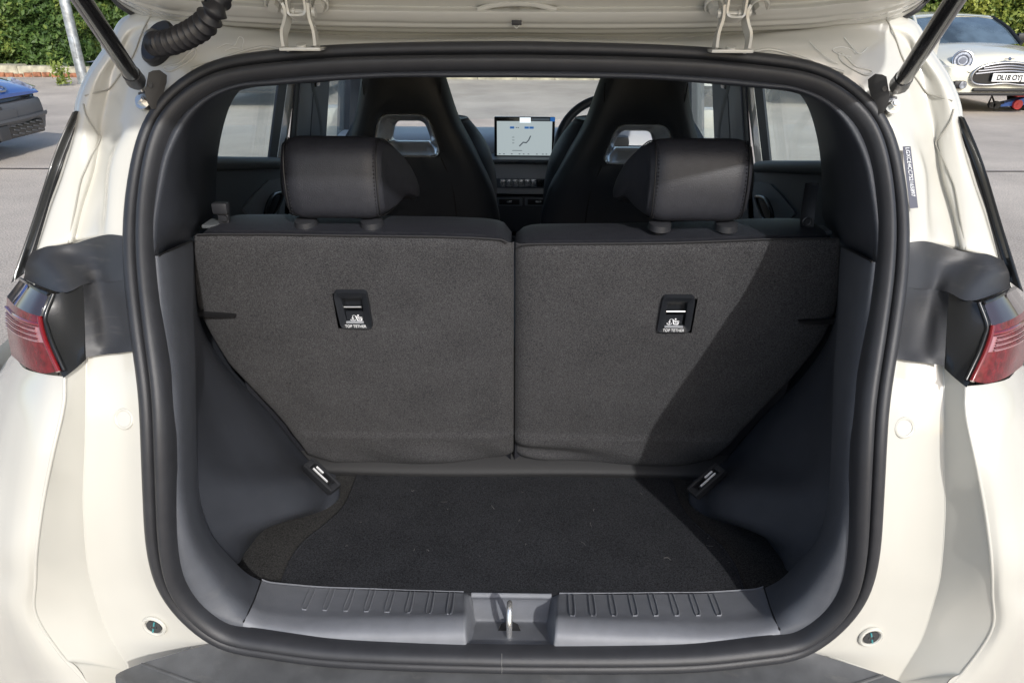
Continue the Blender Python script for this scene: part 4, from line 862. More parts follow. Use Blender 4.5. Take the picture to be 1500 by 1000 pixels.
# ------------------------------------------------------------------ front seats
def front_seat(cx, Y0, top_px, yh0, yh1, hw_t, hw_b):
    # outline half widths by photo height, measured on the seat back plane
    def zat(py): return UY(750, py, Y0)[2]
    zs = [zat(96), zat(114), zat(179), zat(225), zat(282), zat(328), .60]; ws = [.098, .107, .138, .180, .226, .246, .25]
    if cx > 0: zs = [z-.012 for z in zs]
    z_h0, z_h1 = zat(yh0), zat(yh1); hc = (z_h0+z_h1)/2
    z_top = zs[0]+.06
    left = [(-np.interp(z, zs[::-1], ws[::-1]), z) for z in np.linspace(zs[-1], zs[0], 22)]
    topc = [(-.085, zs[0]+.03), (-.055, z_top-.005), (0, z_top), (.055, z_top-.005), (.085, zs[0]+.03)]
    outl = left+topc+[(-x, z) for x, z in left[::-1]]
    O = spl(np.array([(x, 0, z) for x, z in outl]), 120, True)[:, [0, 2]]
    # handle opening (trapezium, rounded)
    def trap(wt, wb, zt, zb, r):
        P = [np.array([-wt, zt]), np.array([wt, zt]), np.array([wb, zb]), np.array([-wb, zb])]; out = []
        for i in range(4):
            a, b_, c_ = P[i-1], P[i], P[(i+1) % 4]; p0 = b_+(a-b_)/np.linalg.norm(a-b_)*r; p1 = b_+(c_-b_)/np.linalg.norm(c_-b_)*r
            for t_ in np.linspace(0, 1, 10): out.append((1-t_)**2*p0+2*t_*(1-t_)*b_+t_*t_*p1)
        return spl(np.array([(p[0], 0, p[1]) for p in out]), 120, True)[:, [0, 2]]
    Hh = trap(hw_t, hw_b, z_h0, z_h1, .028)
    cen = np.array([0, hc])
    def byang(P):                        # resample so that index = angle round the opening's centre
        a = np.unwrap(np.arctan2(P[:, 1]-hc, P[:, 0]))
        if a[-1] < a[0]: P = P[::-1]; a = a[::-1]
        a = a-2*np.pi*np.floor(a[0]/(2*np.pi)); A = np.r_[a-2*np.pi, a, a+2*np.pi]; Q = np.vstack([P, P, P]); t_ = np.linspace(0, 2*np.pi, 160, endpoint=False)
        o_ = np.argsort(A); return np.stack([np.interp(t_, A[o_], Q[o_, 0]), np.interp(t_, A[o_], Q[o_, 1])], 1)
    O_, H_ = byang(O), byang(Hh)
    lean = lambda z: Y0+(1.28-z)*.17     # reclined: the top comes back towards the boot
    def lay(P, k, dy): return [np.array([cx+q[0], lean(q[1])+dy, q[1]]) for q in (P*(1-k)+H_*k)]
    shr = lambda P, f: cen+(P-cen)*f
    rows = [lay(H_, 1, .10), lay(H_, 1, .006), lay(O_, .94, .0), lay(O_, .7, -.004), lay(O_, .35, .0), lay(O_, .10, .012), lay(O_, .0, .035), lay(O_, 0, .08), lay(O_, .08, .125), lay(O_, .5, .14), lay(O_, .95, .135), lay(H_, 1, .10)]
    A = np.array(rows); seat = mesh('front_seat', A.reshape(-1, 3), gridfaces(len(rows), 160, False, True), LEATHER2, CAR, True, 70)
    # silver handle surround: a dished ring
    Hs = lambda f, dy: [np.array([cx+q[0], lean(q[1])+dy, q[1]]) for q in (cen+(H_-cen)*f)]
    inr = trap(hw_t*.55+.006, hw_b*.62, z_h0-.030, z_h1+.022, .018); I_ = byang(inr)
    Ii = lambda dy: [np.array([cx+q[0], lean(q[1])+dy, q[1]]) for q in I_]
    fr = [Hs(1.03, .012), Hs(1.045, -.004), Hs(1.02, -.011), Hs(.97, -.009), Hs(.945, -.002), Hs(.93, .012), [a*.72+b_*.28 for a, b_ in zip(Hs(.93, .05), Ii(.05))], [a*.25+b_*.75 for a, b_ in zip(Hs(.93, .075), Ii(.075))], Ii(.092), Ii(.12)]
    A = np.array(fr); mesh('handle_frame', A.reshape(-1, 3), gridfaces(len(fr), 160, False, True), CHROME, seat, True, 60)
    # stitched seam across the shoulders
    for s in (-1, 1):
        P = [(s*.100, zat(120)), (s*.098, zat(146)), (s*.088, zat(160)), (s*hw_t*1.15, zat(yh0-2))]
        tube('seam', spl([np.array([cx+x, lean(z)-.0035+.012*(abs(x)/.12), z]) for x, z in P], 24), .0016, BLACKM, seat, 6)
        P = [(s*hw_b*.98, z_h1-.005), (s*hw_b*1.25, z_h1-.08), (s*hw_b*1.35, z_h1-.2), (s*hw_b*1.3, z_h1-.4)]
        tube('seam', spl([np.array([cx+x, lean(z)-.002, z]) for x, z in P], 24), .0016, BLACKM, seat, 6)
        # side bolsters in front of the back shell
        zz = np.linspace(.62, zat(184), 14); ob = np.interp(np.linspace(0, 1, 14), [0, .25, .5, .72, .88, 1], [.20, .214, .232, .235, .212, .155]); rws = []
        for z, wv in zip(zz, ob):
            th = .05*math.sin(math.pi*min(1, max(.05, (z-.6)/(zat(184)-.6)*.96)))**.5+.02; ctr = np.array([cx+s*(wv-.06), lean(z)+.15, z]); rws.append([ctr+np.array([.062*math.cos(a_), th*1.6*math.sin(a_), 0]) for a_ in np.linspace(0, 2*math.pi, 20, endpoint=False)])
        A = spl1(np.array(rws), 4); n = len(A); mesh('side_bolster', A.reshape(-1, 3), gridfaces(n, 20, False, True)+[tuple((n-1)*20+i for i in range(20))], LEATHER2, seat, True)
    MB().box((cx, Y0+.42, .52), (.50, .52, .16), bev=.05).build('seat_cushion', LEATHER2, seat)
    return seat
front_seat(UY(593, 200, 1.93)[0], 1.93, 60, 168, 231, .062, .094)
front_seat(UY(939, 210, 1.83)[0], 1.83, 60, 181, 240, .062, .094)

# ------------------------------------------------------------------ dashboard
SCR = 2.72
dsh = []
for x in np.linspace(-.72, .72, 25):
    cb = .03*math.exp(-((x-.36)/.2)**2)
    dsh.append([np.array([x, 3.45, 1.02]), np.array([x, 3.25, 1.05]), np.array([x, 3.0, 1.073+cb]), np.array([x, 2.86, 1.066+cb]), np.array([x, 2.80, 1.03+cb*.5]), np.array([x, 2.80, .96]), np.array([x, 2.74, .925]), np.array([x, 2.72, .90]), np.array([x, 2.78, .87]), np.array([x, 2.80, .80]), np.array([x, 2.9, .6]), np.array([x, 2.95, .35])])
DB = patch('dashboard', dsh, DASH, CAR, 2, 6)
sc_ = [UY(723.5, 171, SCR), UY(813, 171.5, SCR), UY(812.5, 232, SCR), UY(724, 232, SCR)]; ctr = sum(sc_)/4; W_, H2 = np.linalg.norm(sc_[1]-sc_[0]), np.linalg.norm(sc_[3]-sc_[0])
scr = MB().box(ctr+np.array([0, .008, 0]), (W_, .014, H2), bev=.004).build('touch_screen', GBLACK, DB)
def spt(u, v, y=-.0012): return np.array([ctr[0]+(u-.5)*W_, ctr[1]+.001+y, ctr[2]+(.5-v)*H2])
def srect(nm, u0, v0, u1, v1, m, lift=-.001): return mesh(nm, [spt(u0, v0, lift), spt(u1, v0, lift), spt(u1, v1, lift), spt(u0, v1, lift)], [(0, 3, 2, 1)], m, scr, False)
DISP = mat('display_grey', (.05, .06, .06), .3, emit=((.50, .58, .60), .62)); DW = mat('display_white', (.1, .1, .1), .3, emit=((.85, .95, 1), .9)); DBL = mat('display_blue', (.01, .02, .05), .3, emit=((.03, .16, .5), .55)); DGR = mat('display_dark', (.02, .02, .02), .3, emit=((.12, .15, .18), .4))
srect('display', .045, .10, .955, .92, DISP, -.0006); srect('status_label', .42, .012, .60, .135, DW); srect('status_bar', .62, .03, .91, .085, DGR); srect('status_icon', .92, .005, .995, .10, DBL)
mb = MB(); mk = MB()
for u in (.26, .50, .58): 
    q = [spt(u, .225, -.0014), spt(u+.07, .225, -.0014), spt(u+.07, .275, -.0014), spt(u, .275, -.0014)]; mb.add(q, [(0, 3, 2, 1)])
mb.build('display_buttons', DBL, scr)
N0 = np.array([0, -1, 0.])
polyline_strips(mk, [spt(.42, .69), spt(.48, .60), spt(.53, .61), spt(.57, .55), spt(.60, .45)], .0042, N0, .0004); polyline_strips(mk, [spt(.30, .80), spt(.46, .80)], .002, N0, .0004)
for q in (.36, .39): polyline_strips(mk, [spt(q, .25), spt(q+.012, .25)], .003, N0, .0004)
for v in (.48, .55, .62): polyline_strips(mk, [spt(.30, v), spt(.33, v)], .002, N0, .0004)
for u in (.08, .15, .28, .41, .48, .56, .70, .80, .86): polyline_strips(mk, [spt(u, .885), spt(u+.02, .885)], .003, N0, .0004)
mk.build('display_symbols', DGR, scr)
def dbox(nm, p0, p1, Y, dep, m, bev=.003, parent=DB):
    a, b_ = UY(*p0, Y), UY(*p1, Y); return MB().box(((a+b_)/2)+np.array([0, dep/2, 0]), (abs(b_[0]-a[0]), dep, abs(a[2]-b_[2])), bev=min(bev, abs(a[2]-b_[2])*.3)).build(nm, m, parent)
dbox('dash_shelf', (705, 233), (826, 238), 2.66, .14, DASHD, .004); dbox('centre_panel', (700, 239), (830, 286), 2.70, .08, DASH, .02)
dbox('toggle_recess', (724, 261), (806, 276), 2.694, .02, DASHD, .006)
for i in range(8): dbox('toggle_switch', (732.5+i*9, 263), (740.5+i*9, 273.5), 2.678, .02, CHROME if i < 6 else GBLACK, .003)
dbox('lower_console', (690, 287), (840, 340), 2.71, .1, mat('console_dark', (.05, .055, .062), .4), .01)
for x0, x1 in ((727, 765), (769, 808)):
    vt = dbox('air_vent', (x0, 289.5), (x1, 302), 2.702, .02, DASHD, .004)
    dbox('vent_slot', (x0+4, 291.5), (x1-4, 299.5), 2.6995, .004, BLACKM, .001, vt); dbox('vent_tab', ((x0+x1)/2-4, 294), ((x0+x1)/2+4, 296.5), 2.695, .004, CHROME, .001, vt)
tr = [UZ(741, 313, .70), UZ(790, 313, .70), UZ(791, 345, .70), UZ(739, 345, .70)]
tp_ = MB().prism([q*1. for q in tr], np.array([0, 0, -.02])).build('phone_tray', mat('tray_pad', (.17, .20, .24), .35), DB)
tube('tray_rim', np.array([tr[3], tr[0], tr[1], tr[2]])+np.array([0, 0, .003]), .006, CHROME, tp_, 6)
MB().box((tr[0][0]+.06, 2.25, .52), (.26, 1.0, .34), bev=.02).build('centre_console', DASHD, CAR)
# steering wheel, partly behind the driver's seat
wc = UY(893, 219, 2.52); tilt = np.array([0, -.90, .44]); sw_ = MB().ring(wc, tilt, .180, .0155, 60, 12).build('steering_wheel', LEATHER2, CAR)
MB().box(wc, (.13, .05, .10), bev=.02).box(wc+np.array([-.11, 0, .0]), (.12, .025, .03), bev=.008).box(wc+np.array([.11, 0, .0]), (.12, .025, .03), bev=.008).box(wc+np.array([0, 0, -.10]), (.05, .025, .13), bev=.008).build('wheel_hub', DASHD, sw_)
# ------------------------------------------------------------------ cabin sides (left measured, right mirrored)
XS = -.70
def side_poly(nm, px, m, s, X=XS, th=.03, p=CAR):
    q = [UX(a, b_, X) for a, b_ in px]
    return MB().prism([k*s for k in q], np.array([-th, 0, 0])*s).build(nm, m, p, 30)
for s in (np.array([1, 1, 1.]), MX):
    dc = side_poly('rear_door', [(285,236),(300,236),(396,235.5),(412,236.5),(424,244),(430,300),(430,345),(285,345)], DOORM, s, XS, .09)
    P = [UX(a, b_, XS+.012)*s for a, b_ in [(285,240),(300,239.5),(350,239),(396,238.5),(412,239.5)]]; tube('door_sill_roll', spl(P, 30), .016, DOORM, dc, 12)
    side_poly('door_insert', [(356,305),(377,280),(394,264),(412,261),(428,262),(430,335),(378,335),(368,320)], DOOR2, s, XS+.006, .012, dc)
    P = [UX(a, b_, XS+.024)*s for a, b_ in [(389,315),(392,300),(399,287),(406,283),(413,283),(413,288),(409,300),(402,315),(395,317)]]
    tube('door_pull', spl(P, 50, True), .006, GBLACK, dc, 8, closed=True); side_poly('pull_recess', [(391,314),(394,301),(401,289),(411,286),(408,299),(401,313)], BLACKM, s, XS+.009, .01, dc)
    rg = MB().prism([UX(a, b_, XS-.02)*s for a, b_ in [(300,237.5),(396,237.5),(412,112),(412,100),(330,100)]], np.array([-.006, 0, 0])*s).build('rear_door_glass', GLASS, CAR)
    side_poly('window_frame', [(394,236),(405,236.5),(424,100),(411,100)], DARK, s, XS+.004, .006, dc)
    side_poly('door_edge', [(405.5,240),(415.5,240),(436.5,100),(424.5,100)], PAINT, s, XS-.002, .006, dc)
    wt = side_poly('weather_strip', [(415,330),(424,330),(446,100),(436,100)], BLACKM, s, XS+.006, .006)
    bp_ = side_poly('door_pillar', [(424,330),(446,330),(462,100),(443,100)], DOORM, s, XS+.010, .008)
    side_poly('pillar_face', [(446,330),(470,330),(484,100),(462,100)], DARK, s, XS+.012, .008, bp_)
    P = [UX(a, b_, XS+.05)*s for a, b_ in [(462,110),(458,125),(462,140),(470,180),(473,240)]]; patch('seat_belt', [[q+np.array([0, -.02, 0]), q+np.array([.002*s[0], 0, 0]), q+np.array([0, .02, 0])] for q in spl(P, 20)], BELT, CAR, raw=True)
    MB().box(UX(462, 118, XS+.045)*s, (.02, .05, .035), bev=.006).build('belt_guide', GBLACK, bp_)
    fg = MB().prism([UX(a, b_, XS-.02)*s for a, b_ in [(474,200),(512,200),(516,112),(514,100),(486,100),(470,150)]], np.array([-.005, 0, 0])*s).build('front_door_glass', GLASS, CAR)
    fd = side_poly('front_door', [(470,199),(520,199),(524,345),(440,345),(455,260)], DOORM, s, XS, .09)
    side_poly('front_pillar', [(511,200),(548,200),(556,100),(514,100)], DARK, s, XS, .05)
    mi = MB(); mc = UX(485, 176, -.90)*s; mi.box(mc, (.20, .10, .14), bev=.04); mi.build('door_mirror', PAINT, CAR)
    MB().box(mc+np.array([.12*-s[0]*-1, .03, -.05]), (.10, .05, .03), bev=.01).build('mirror_arm', DARK, bpy.data.objects[[o.name for o in bpy.data.objects if o.name.startswith('door_mirror')][-1]])
    # flank skins below the waist, roof rails
    fl = [[np.array([s[0]*-x, y, z]) for z, x in ((.28, .80), (.5, .84), (.75, .865), (.95, .83), (1.02, .78))] for y in (1.05, 1.6, 2.4, 3.2, 3.9, 4.25)]
    patch('body_side', fl, PAINT, CAR, 3, 4)
    rail = [np.array([s[0]*-.56, 1.25, 1.45]), np.array([s[0]*-.59, 1.6, 1.475]), np.array([s[0]*-.61, 2.4, 1.485]), np.array([s[0]*-.60, 2.9, 1.46]), np.array([s[0]*-.66, 3.6, 1.05])]
    tube('roof_rail', spl(rail, 30), .035, PAINT, CAR, 10)
    patch('quarter_panel', [[np.array([-x*s[0], y, z]) for x, y, z in r_] for r_ in (((.66, .97, 1.205), (.74, 1.3, 1.17), (.77, 1.7, 1.13)), ((.69, .96, 1.12), (.80, 1.3, 1.09), (.82, 1.7, 1.06)), ((.71, .97, 1.0), (.835, 1.3, 1.0), (.84, 1.7, 1.0)))], PAINT, CAR, 4, 4)
    # quarter behind the pillar trim closing the corner to the rear door
    patch('rear_quarter', [[np.array([-.56*s[0], 1.12, 1.42]), np.array([-.66*s[0], 1.15, 1.2]), np.array([-.72*s[0], 1.05, 1.0])], [np.array([-.62*s[0], 1.60, 1.46]), np.array([-.72*s[0], 1.62, 1.2]), np.array([-.79*s[0], 1.66, 1.0])]], GBLACK, CAR, 3, 3)
    for y in (1.30, 3.75):
        wh = MB().disc(np.array([-.66, y, .32])*s, np.array([-1, 0, 0])*s[0], .32, .19, 40).build('wheel', mat('tyre', (.015, .015, .015), .8), CAR)
        r_ = MB(); 
        for k in range(5):
            a = k*2*math.pi/5; d_ = np.array([0, math.cos(a), math.sin(a)]); r_.box(np.array([-.853, y, .32])*s+d_*.11, (.012, .045, .2), [np.array([1, 0, 0.]), np.cross(d_, [1, 0, 0]), d_], .004)
        r_.ring(np.array([-.853, y, .32])*s, (1, 0, 0), .21, .012, 36).build('rim', CHROME, wh)
ro = [[np.array([x, y, z+.03*(1-(x/.6)**2)]) for x in np.linspace(-.60, .60, 15)] for y, z in ((1.10, 1.485), (1.5, 1.505), (2.2, 1.515), (2.75, 1.49), (2.9, 1.46))]
patch('roof', ro, PAINT, CAR, 3, 1, thick=(0, 0, -.03))
patch('headlining', [[np.array([x, y, z]) for x in np.linspace(-.60, .60, 9)] for y, z in ((1.05, 1.452), (1.6, 1.462), (2.9, 1.44))], mat('headlining', (.42, .42, .42), .85), CAR, 3, 1)
patch('bonnet', [[np.array([x, y, z-.05*(x/.8)**2]) for x in np.linspace(-.76, .76, 11)] for y, z in ((3.55, 1.0), (3.9, .93), (4.3, .82), (4.5, .66), (4.55, .35))], PAINT, CAR, 3, 2)
patch('windscreen', [[np.array([x, y+.12*(1-(x/.6)**2), z]) for x in np.linspace(-.62+.0*z, .62, 9)] for y, z in ((2.90, 1.455), (3.25, 1.24), (3.55, 1.03))], SCREENG, CAR, 3, 2)
mesh('underbody', [(-.8, .9, .25), (.8, .9, .25), (.8, 4.4, .25), (-.8, 4.4, .25)], [(0, 1, 2, 3)], BLACKM, CAR, False)
mesh('cabin_floor', [(-.7, 1.3, .33), (.7, 1.3, .33), (.7, 3.4, .33), (-.7, 3.4, .33)], [(0, 1, 2, 3)], DARK, CAR, False)
# interior mirror
MB().box((0.02, 2.95, 1.42), (.22, .03, .06), bev=.015).build('interior_mirror', BLACKM, CAR)

# ================================================================== OTHER CARS
CARCHR = mat('car_chrome', (.45, .46, .48), .22, metal=1)
CGL = mat('car_window_glass', (.02, .028, .035), .06, coat=1); TYRE = bpy.data.materials['tyre']; LAMP = mat('lamp_glass', (.34, .36, .40), .08, coat=1, var=.5, vscale=24, metal=.4)
PLATE = mat('plate_white', (.82, .82, .80), .4); INK = mat('plate_ink', (.01, .01, .01), .5); CPL = mat('grey_cladding', (.095, .10, .105), .5, bump=.1)
def gen_car(name, label, frm, yawdeg, paint, Ln=4.1, W=1.82, Ht=1.5, group=None, clad=None, det=True):
    """car with its nose at local y=0 facing -y; origin on the ground under the nose"""
    root = empty(name, (frm[0], frm[1], 0), label, 'car', group); root.rotation_euler.z = R(yawdeg)
    P = []
    def add(o): o.parent = root; o.matrix_parent_inverse = Matrix.Identity(4); return o
    def under(o, q): o.parent = q; o.matrix_parent_inverse = Matrix.Identity(4); return o
    h = W/2; secs = []
    # (y, z_low, z_shoulder, half width low, half width shoulder, crown)
    for y, zl, zs, wl, ws, cr in ((.0, .30, .60, .62, .62, .02), (.06, .24, .70, .80, .80, .03), (.25, .22, .80, .93, .93, .05), (.8, .20, .92, .98, .97, .06), (1.2, .20, .98, 1, .97, .05), (2.4, .20, 1.0, 1, .96, .0), (3.4, .22, 1.02, 1, .95, .0), (3.85, .26, 1.0, .96, .9, .0), (4.05, .32, .92, .84, .8, .0), (4.1, .4, .8, .7, .7, 0)):
        y *= Ln/4.1; ring_ = []
        for a in np.linspace(0, 1, 7): ring_.append((-h*(wl+(ws-wl)*a+.02*math.sin(math.pi*a)), y, zl+(zs-.05-zl)*a))
        for a in np.linspace(0, 1, 9): ring_.append((h*ws*.97*(2*a-1), y, zs+cr*(1-(2*a-1)**2)))
        for a in np.linspace(1, 0, 7): ring_.append((h*(wl+(ws-wl)*a+.02*math.sin(math.pi*a)), y, zl+(zs-.05-zl)*a))
        secs.append(ring_)
    A = spl1(np.array(secs), 4); n, k = A.shape[:2]
    body = mesh('body', A.reshape(-1, 3), gridfaces(n, k, False, True)+[tuple(range(k))[::-1], tuple((n-1)*k+i for i in range(k))], paint, None, True, 40); add(body)
    # glasshouse
    gs = []
    for y, z, wv in ((1.12, .97, .86), (1.5, Ht-.25, .80), (1.85, Ht-.06, .70), (2.5, Ht, .68), (3.3, Ht-.03, .67), (3.75, Ht-.25, .72), (3.95, .98, .80)): gs.append([(h*wv*s_*(1 if j == 0 else .96), y*Ln/4.1, (.95 if j == 0 else z)) for s_, j in ((-1, 0), (-1, 1), (-.5, 1), (0, 1), (.5, 1), (1, 1), (1, 0))])
    A = spl1(np.array(gs), 3); gh = mesh('cabin_glass', A.reshape(-1, 3), gridfaces(*A.shape[:2]), CGL, None, True, 40); add(gh)
    rf = [[(h*wv*s_, y*Ln/4.1, z+.012+.02*(1-s_*s_)) for s_ in np.linspace(-1, 1, 9)] for y, z, wv in ((1.80, Ht-.085, .70), (1.9, Ht-.04, .69), (2.5, Ht, .68), (3.3, Ht-.03, .67), (3.5, Ht-.09, .68))]
    add(patch('roof', rf, paint, None, 3, 1, thick=(0, 0, -.03)))
    for s_ in (-1, 1):
        add(tube('pillar', [(s_*h*.865, 1.10*Ln/4.1, .97), (s_*h*.80, 1.5*Ln/4.1, Ht-.24), (s_*h*.70, 1.86*Ln/4.1, Ht-.05)], .035, paint, None, 8, n=12))
        add(tube('pillar', [(s_*h*.86, 2.6*Ln/4.1, .97), (s_*h*.69, 2.6*Ln/4.1, Ht-.03)], .03, BLACKM, None, 8, n=8))
        add(MB().box((s_*(h+.10), 1.35*Ln/4.1, 1.02), (.18, .10, .13), bev=.04).build('door_mirror', BLACKM))
        for y in (.78, 3.3):
            y *= Ln/4.1; wv = add(MB().disc((s_*h*.80, y, .32), (s_, 0, 0), .32, h*.215, 32).build('wheel', TYRE)); r_ = MB()
            for q in range(6):
                a = q*math.pi/3; d_ = np.array([0, math.cos(a), math.sin(a)]); r_.box(np.array([s_*h*1.017, y, .32])+d_*.11, (.02, .05, .19), [np.array([1, 0, 0.]), np.cross(d_, [1, 0, 0]), d_], .004)
            r_.ring((s_*h*1.01, y, .32), (1, 0, 0), .20, .02, 28); under(r_.build('rim', CARCHR), wv)
            add(MB().ring((s_*h*.985, y, .33), (1, 0, 0), .36, .035, 32, 8).build('wheel_arch', clad or BLACKM))
        if det:
            hl = add(MB().disc((s_*h*.72, .12, .66), (0, -1, .1), .14, .05, 24, .12, 1.3).build('headlamp', LAMP))
    if det:
        add(MB().box((0, -.01, .50), (W*.52, .08, .16), bev=.03).build('grille', BLACKM)); add(MB().box((0, .0, .32), (W*.62, .1, .08), bev=.02).build('lower_grille', BLACKM))
        add(MB().box((0, -.055, .46), (.52, .012, .111), bev=.004).build('number_plate', PLATE))
    return root, add, under
DKP = mat('black_car_paint', (.012, .013, .015), .2, coat=1, spec=.5); DKB = mat('dark_grey_car_paint', (.035, .038, .042), .22, coat=1)
gen_car('parked_car', 'black parked car with a white number plate, seen through the right front door window', (UZ(1040, 163, 0)[0]+.1, UZ(1040, 163, 0)[1], 0), 0, DKP, group='dark cars parked across the yard')
gen_car('parked_car', 'dark grey parked car with its front wheel showing through the right rear window', (UZ(1172, 155, 0)[0]+.55, UZ(1172, 155, 0)[1], 0), 0, DKB, group='dark cars parked across the yard')
gen_car('parked_car', 'dark parked car seen low through the left rear window', (UZ(372, 158, 0)[0], UZ(372, 158, 0)[1], 0), 0, DKP, group='dark cars parked across the yard')
# ---- cream car at the right, nose towards us
MY = 12.2; cxm = UY(1479, 90, MY)[0]
MP = mat('pale_cream_car_paint', (.72, .69, .56), .25, coat=1)
gm = UZ(1479, 164, 0); SC = 1.08
mr = empty('white_hatchback', (cxm, MY, 0), 'cream white car with round headlamps and chrome rimmed grille parked at the right', 'car')
def mp(px, py, dy=0.): return UY(px, py, MY+dy)
def mirx(p): return np.array([2*cxm-p[0], p[1], p[2]])
def ringsec(y, zl, zs, wl, ws, crown):
    r_ = []; h = 1.
    for a in np.linspace(0, 1, 8): r_.append((-(wl+(ws-wl)*a+.03*math.sin(math.pi*a)), zl+(zs-zl)*a))
    for a in np.linspace(0, 1, 15)[1:-1]: r_.append((ws*(2*a-1), zs+crown*(1-(2*a-1)**2)**.8))
    for a in np.linspace(1, 0, 8): r_.append((wl+(ws-wl)*a+.03*math.sin(math.pi*a), zl+(zs-zl)*a))
    return [np.array([cxm+x, MY+y, z]) for x, z in r_]
zz = lambda py, dy=0: mp(1479, py, dy)[2]
secs = [ringsec(-.0, zz(138), zz(112), .70, .74, .02), ringsec(.03, zz(139), zz(103), .84, .84, .05), ringsec(.10, zz(139), zz(98, .1), .92, .89, .09), ringsec(.22, zz(137), zz(91, .22), .97, .92, .12), ringsec(.45, .25, zz(84, .45), .98, .93, .12), ringsec(.8, .25, zz(76, .8), .99, .93, .11), ringsec(1.2, .25, zz(68, 1.2), .99, .93, .07), ringsec(2.4, .25, 1.02, .99, .93, .0), ringsec(4.0, .3, 1.02, .97, .9, 0), ringsec(4.5, .4, .95, .9, .86, 0)]
A = spl1(np.array(secs), 4); n, k = A.shape[:2]; mesh('body', A.reshape(-1, 3), gridfaces(n, k, False, True)+[tuple(range(k))[::-1], tuple((n-1)*k+i for i in range(k))], MP, mr, True, 40)
# glasshouse
WB, WT = 1.22, 1.95
bl_, br2 = mp(1372, 66, WB), mp(1490, 56, WB); tl_, tr_ = mp(1396, 26, WT), mp(1462, 23.5, WT)
def ml(a, b_): return (a+mirx(b_))/2
wbase, wtop = (cxm-bl_[0]), (cxm-tl_[0]); wbase = max(.84, min(.92, wbase)); wtop = .66; zb_, zt_ = (bl_[2]+br2[2])/2, (tl_[2]+tr_[2])/2
ws_ = [[np.array([cxm+x*wd_, MY+y+.10*(1-x*x)*-1, z]) for x in np.linspace(-1, 1, 11)] for y, z, wd_ in ((WB, zb_-.03, .85), (WB+.36, (zb_+zt_)/2+.02, .78), (WT, zt_, .68))]
SKYG = mat('reflecting_windscreen', (.10, .14, .17), .05, coat=1, metal=.35, var=.5, vscale=2.2)
patch('windscreen', ws_, SKYG, mr, 4, 2)
side = lambda s_: [[np.array([cxm+s_*.855, MY+WB, zb_-.02]), np.array([cxm+s_*.84, MY+2.6, 1.0]), np.array([cxm+s_*.83, MY+4.2, 1.02])], [np.array([cxm+s_*.70, MY+WT, zt_-.02]), np.array([cxm+s_*.69, MY+2.8, zt_+.02]), np.array([cxm+s_*.68, MY+4.1, zt_-.03])]]
for s_ in (-1, 1): patch('side_window', side(s_), CGL, mr, 4, 4)
rf = [[np.array([cxm+x*wd_, MY+y, z+.035*(1-x*x)]) for x in np.linspace(-1, 1, 11)] for y, z, wd_ in ((WT-.06, zt_-.015, .70), (WT+.12, zt_+.02, .715), (2.7, zt_+.05, .72), (4.0, zt_+.02, .70), (4.3, zt_-.10, .70), (4.5, 1.0, .80))]
patch('roof', rf, MP, mr, 4, 2, thick=(0, 0, -.03))
for s_ in (-1, 1):
    tube('pillar', [(cxm+s_*.875, MY+WB-.02, zb_-.03), (cxm+s_*.80, MY+WB+.35, (zb_+zt_)/2+.02), (cxm+s_*.70, MY+WT, zt_+.0)], .032, MP if s_ < 0 else BLACKM, mr, 8, n=12)
    m_ = MB().box((cxm+s_*1.02, MY+1.45, zb_+.06), (.22, .12, .16), bev=.05).build('door_mirror', BLACKM, mr)
    c = mp(1409.5, 89, .13); c = c if s_ < 0 else mirx(c); nn = np.array([s_*.28, -1, .22])
    hl = MB().disc(c, nn, .142, .035, 32, .125).build('headlamp', LAMP, mr); MB().ring(c+np.array(nn)*.02, nn, .146, .016, 32, 8).build('headlamp_rim', CARCHR, hl); MB().ring(c+np.array(nn)*.038, nn, .085, .012, 24, 6).disc(c+np.array(nn)*.034, nn, .05, .008, 20).build('projector', mat('lamp_dark', (.12, .13, .16), .15, coat=1), hl)
    c = mp(1405, 124, -.02); c = c if s_ < 0 else mirx(c)
    fh = MB().box(c, (.21, .10, .125), bev=.045).build('fog_lamp_housing', BLACKM, mr); c2 = c+np.array([-s_*.03, -.05, 0]); MB().disc(c2, (0, -1, 0), .058, .015, 20).build('fog_lamp', LAMP, fh)
    for y in (.72, 3.5):
        wh = MB().disc((cxm+s_*.76, MY+y, .33), (s_, 0, 0), .33, .20, 32).build('wheel', TYRE, mr); MB().ring((cxm+s_*.965, MY+y, .33), (1, 0, 0), .21, .02, 28).build('rim', CARCHR, wh)
        MB().ring((cxm+s_*.965, MY+y, .34), (1, 0, 0), .37, .03, 32).build('wheel_arch', BLACKM, mr)
# grille: rounded hexagon between chrome rim
gpx = [(1422,116.5),(1425,107),(1434,99.5),(1452,94),(1479,91.5)]; gpb = [(1479,122),(1448,124),(1432,123.5),(1425,121)]
gl_ = [mp(x, y, -.025) for x, y in gpx+gpb]; gfull = gl_[:5]+[mirx(q) for q in gl_[:4][::-1]]+[mirx(q) for q in gl_[6:][::-1]]+[mirx(gl_[5])*.5+gl_[5]*.5]+gl_[6:]
gfull = spl(np.array(gfull), 60, True); gc_ = gfull.mean(0)
GR = MB().prism(list(gfull), np.array([0, .10, 0])).build('grille', GBLACK, mr); tube('grille_rim', gfull+np.array([0, -.008, 0]), .020, CARCHR, GR, 8, closed=True)
for py, x0 in ((99, 1441), (103, 1433), (107, 1429)): a = mp(x0, py+1, -.04); tube('grille_slat', spl([a, mp(1479, py-3, -.055), mirx(a)], 16), .013, CARCHR, GR, 6)
a, b_ = mp(1424, 129.5, -.0), mp(1424, 133, -.0); MB().box((cxm, MY-.0, (a[2]+b_[2])/2), (2*(cxm-a[0]), .10, .055), bev=.02).build('lower_grille', BLACKM, mr)
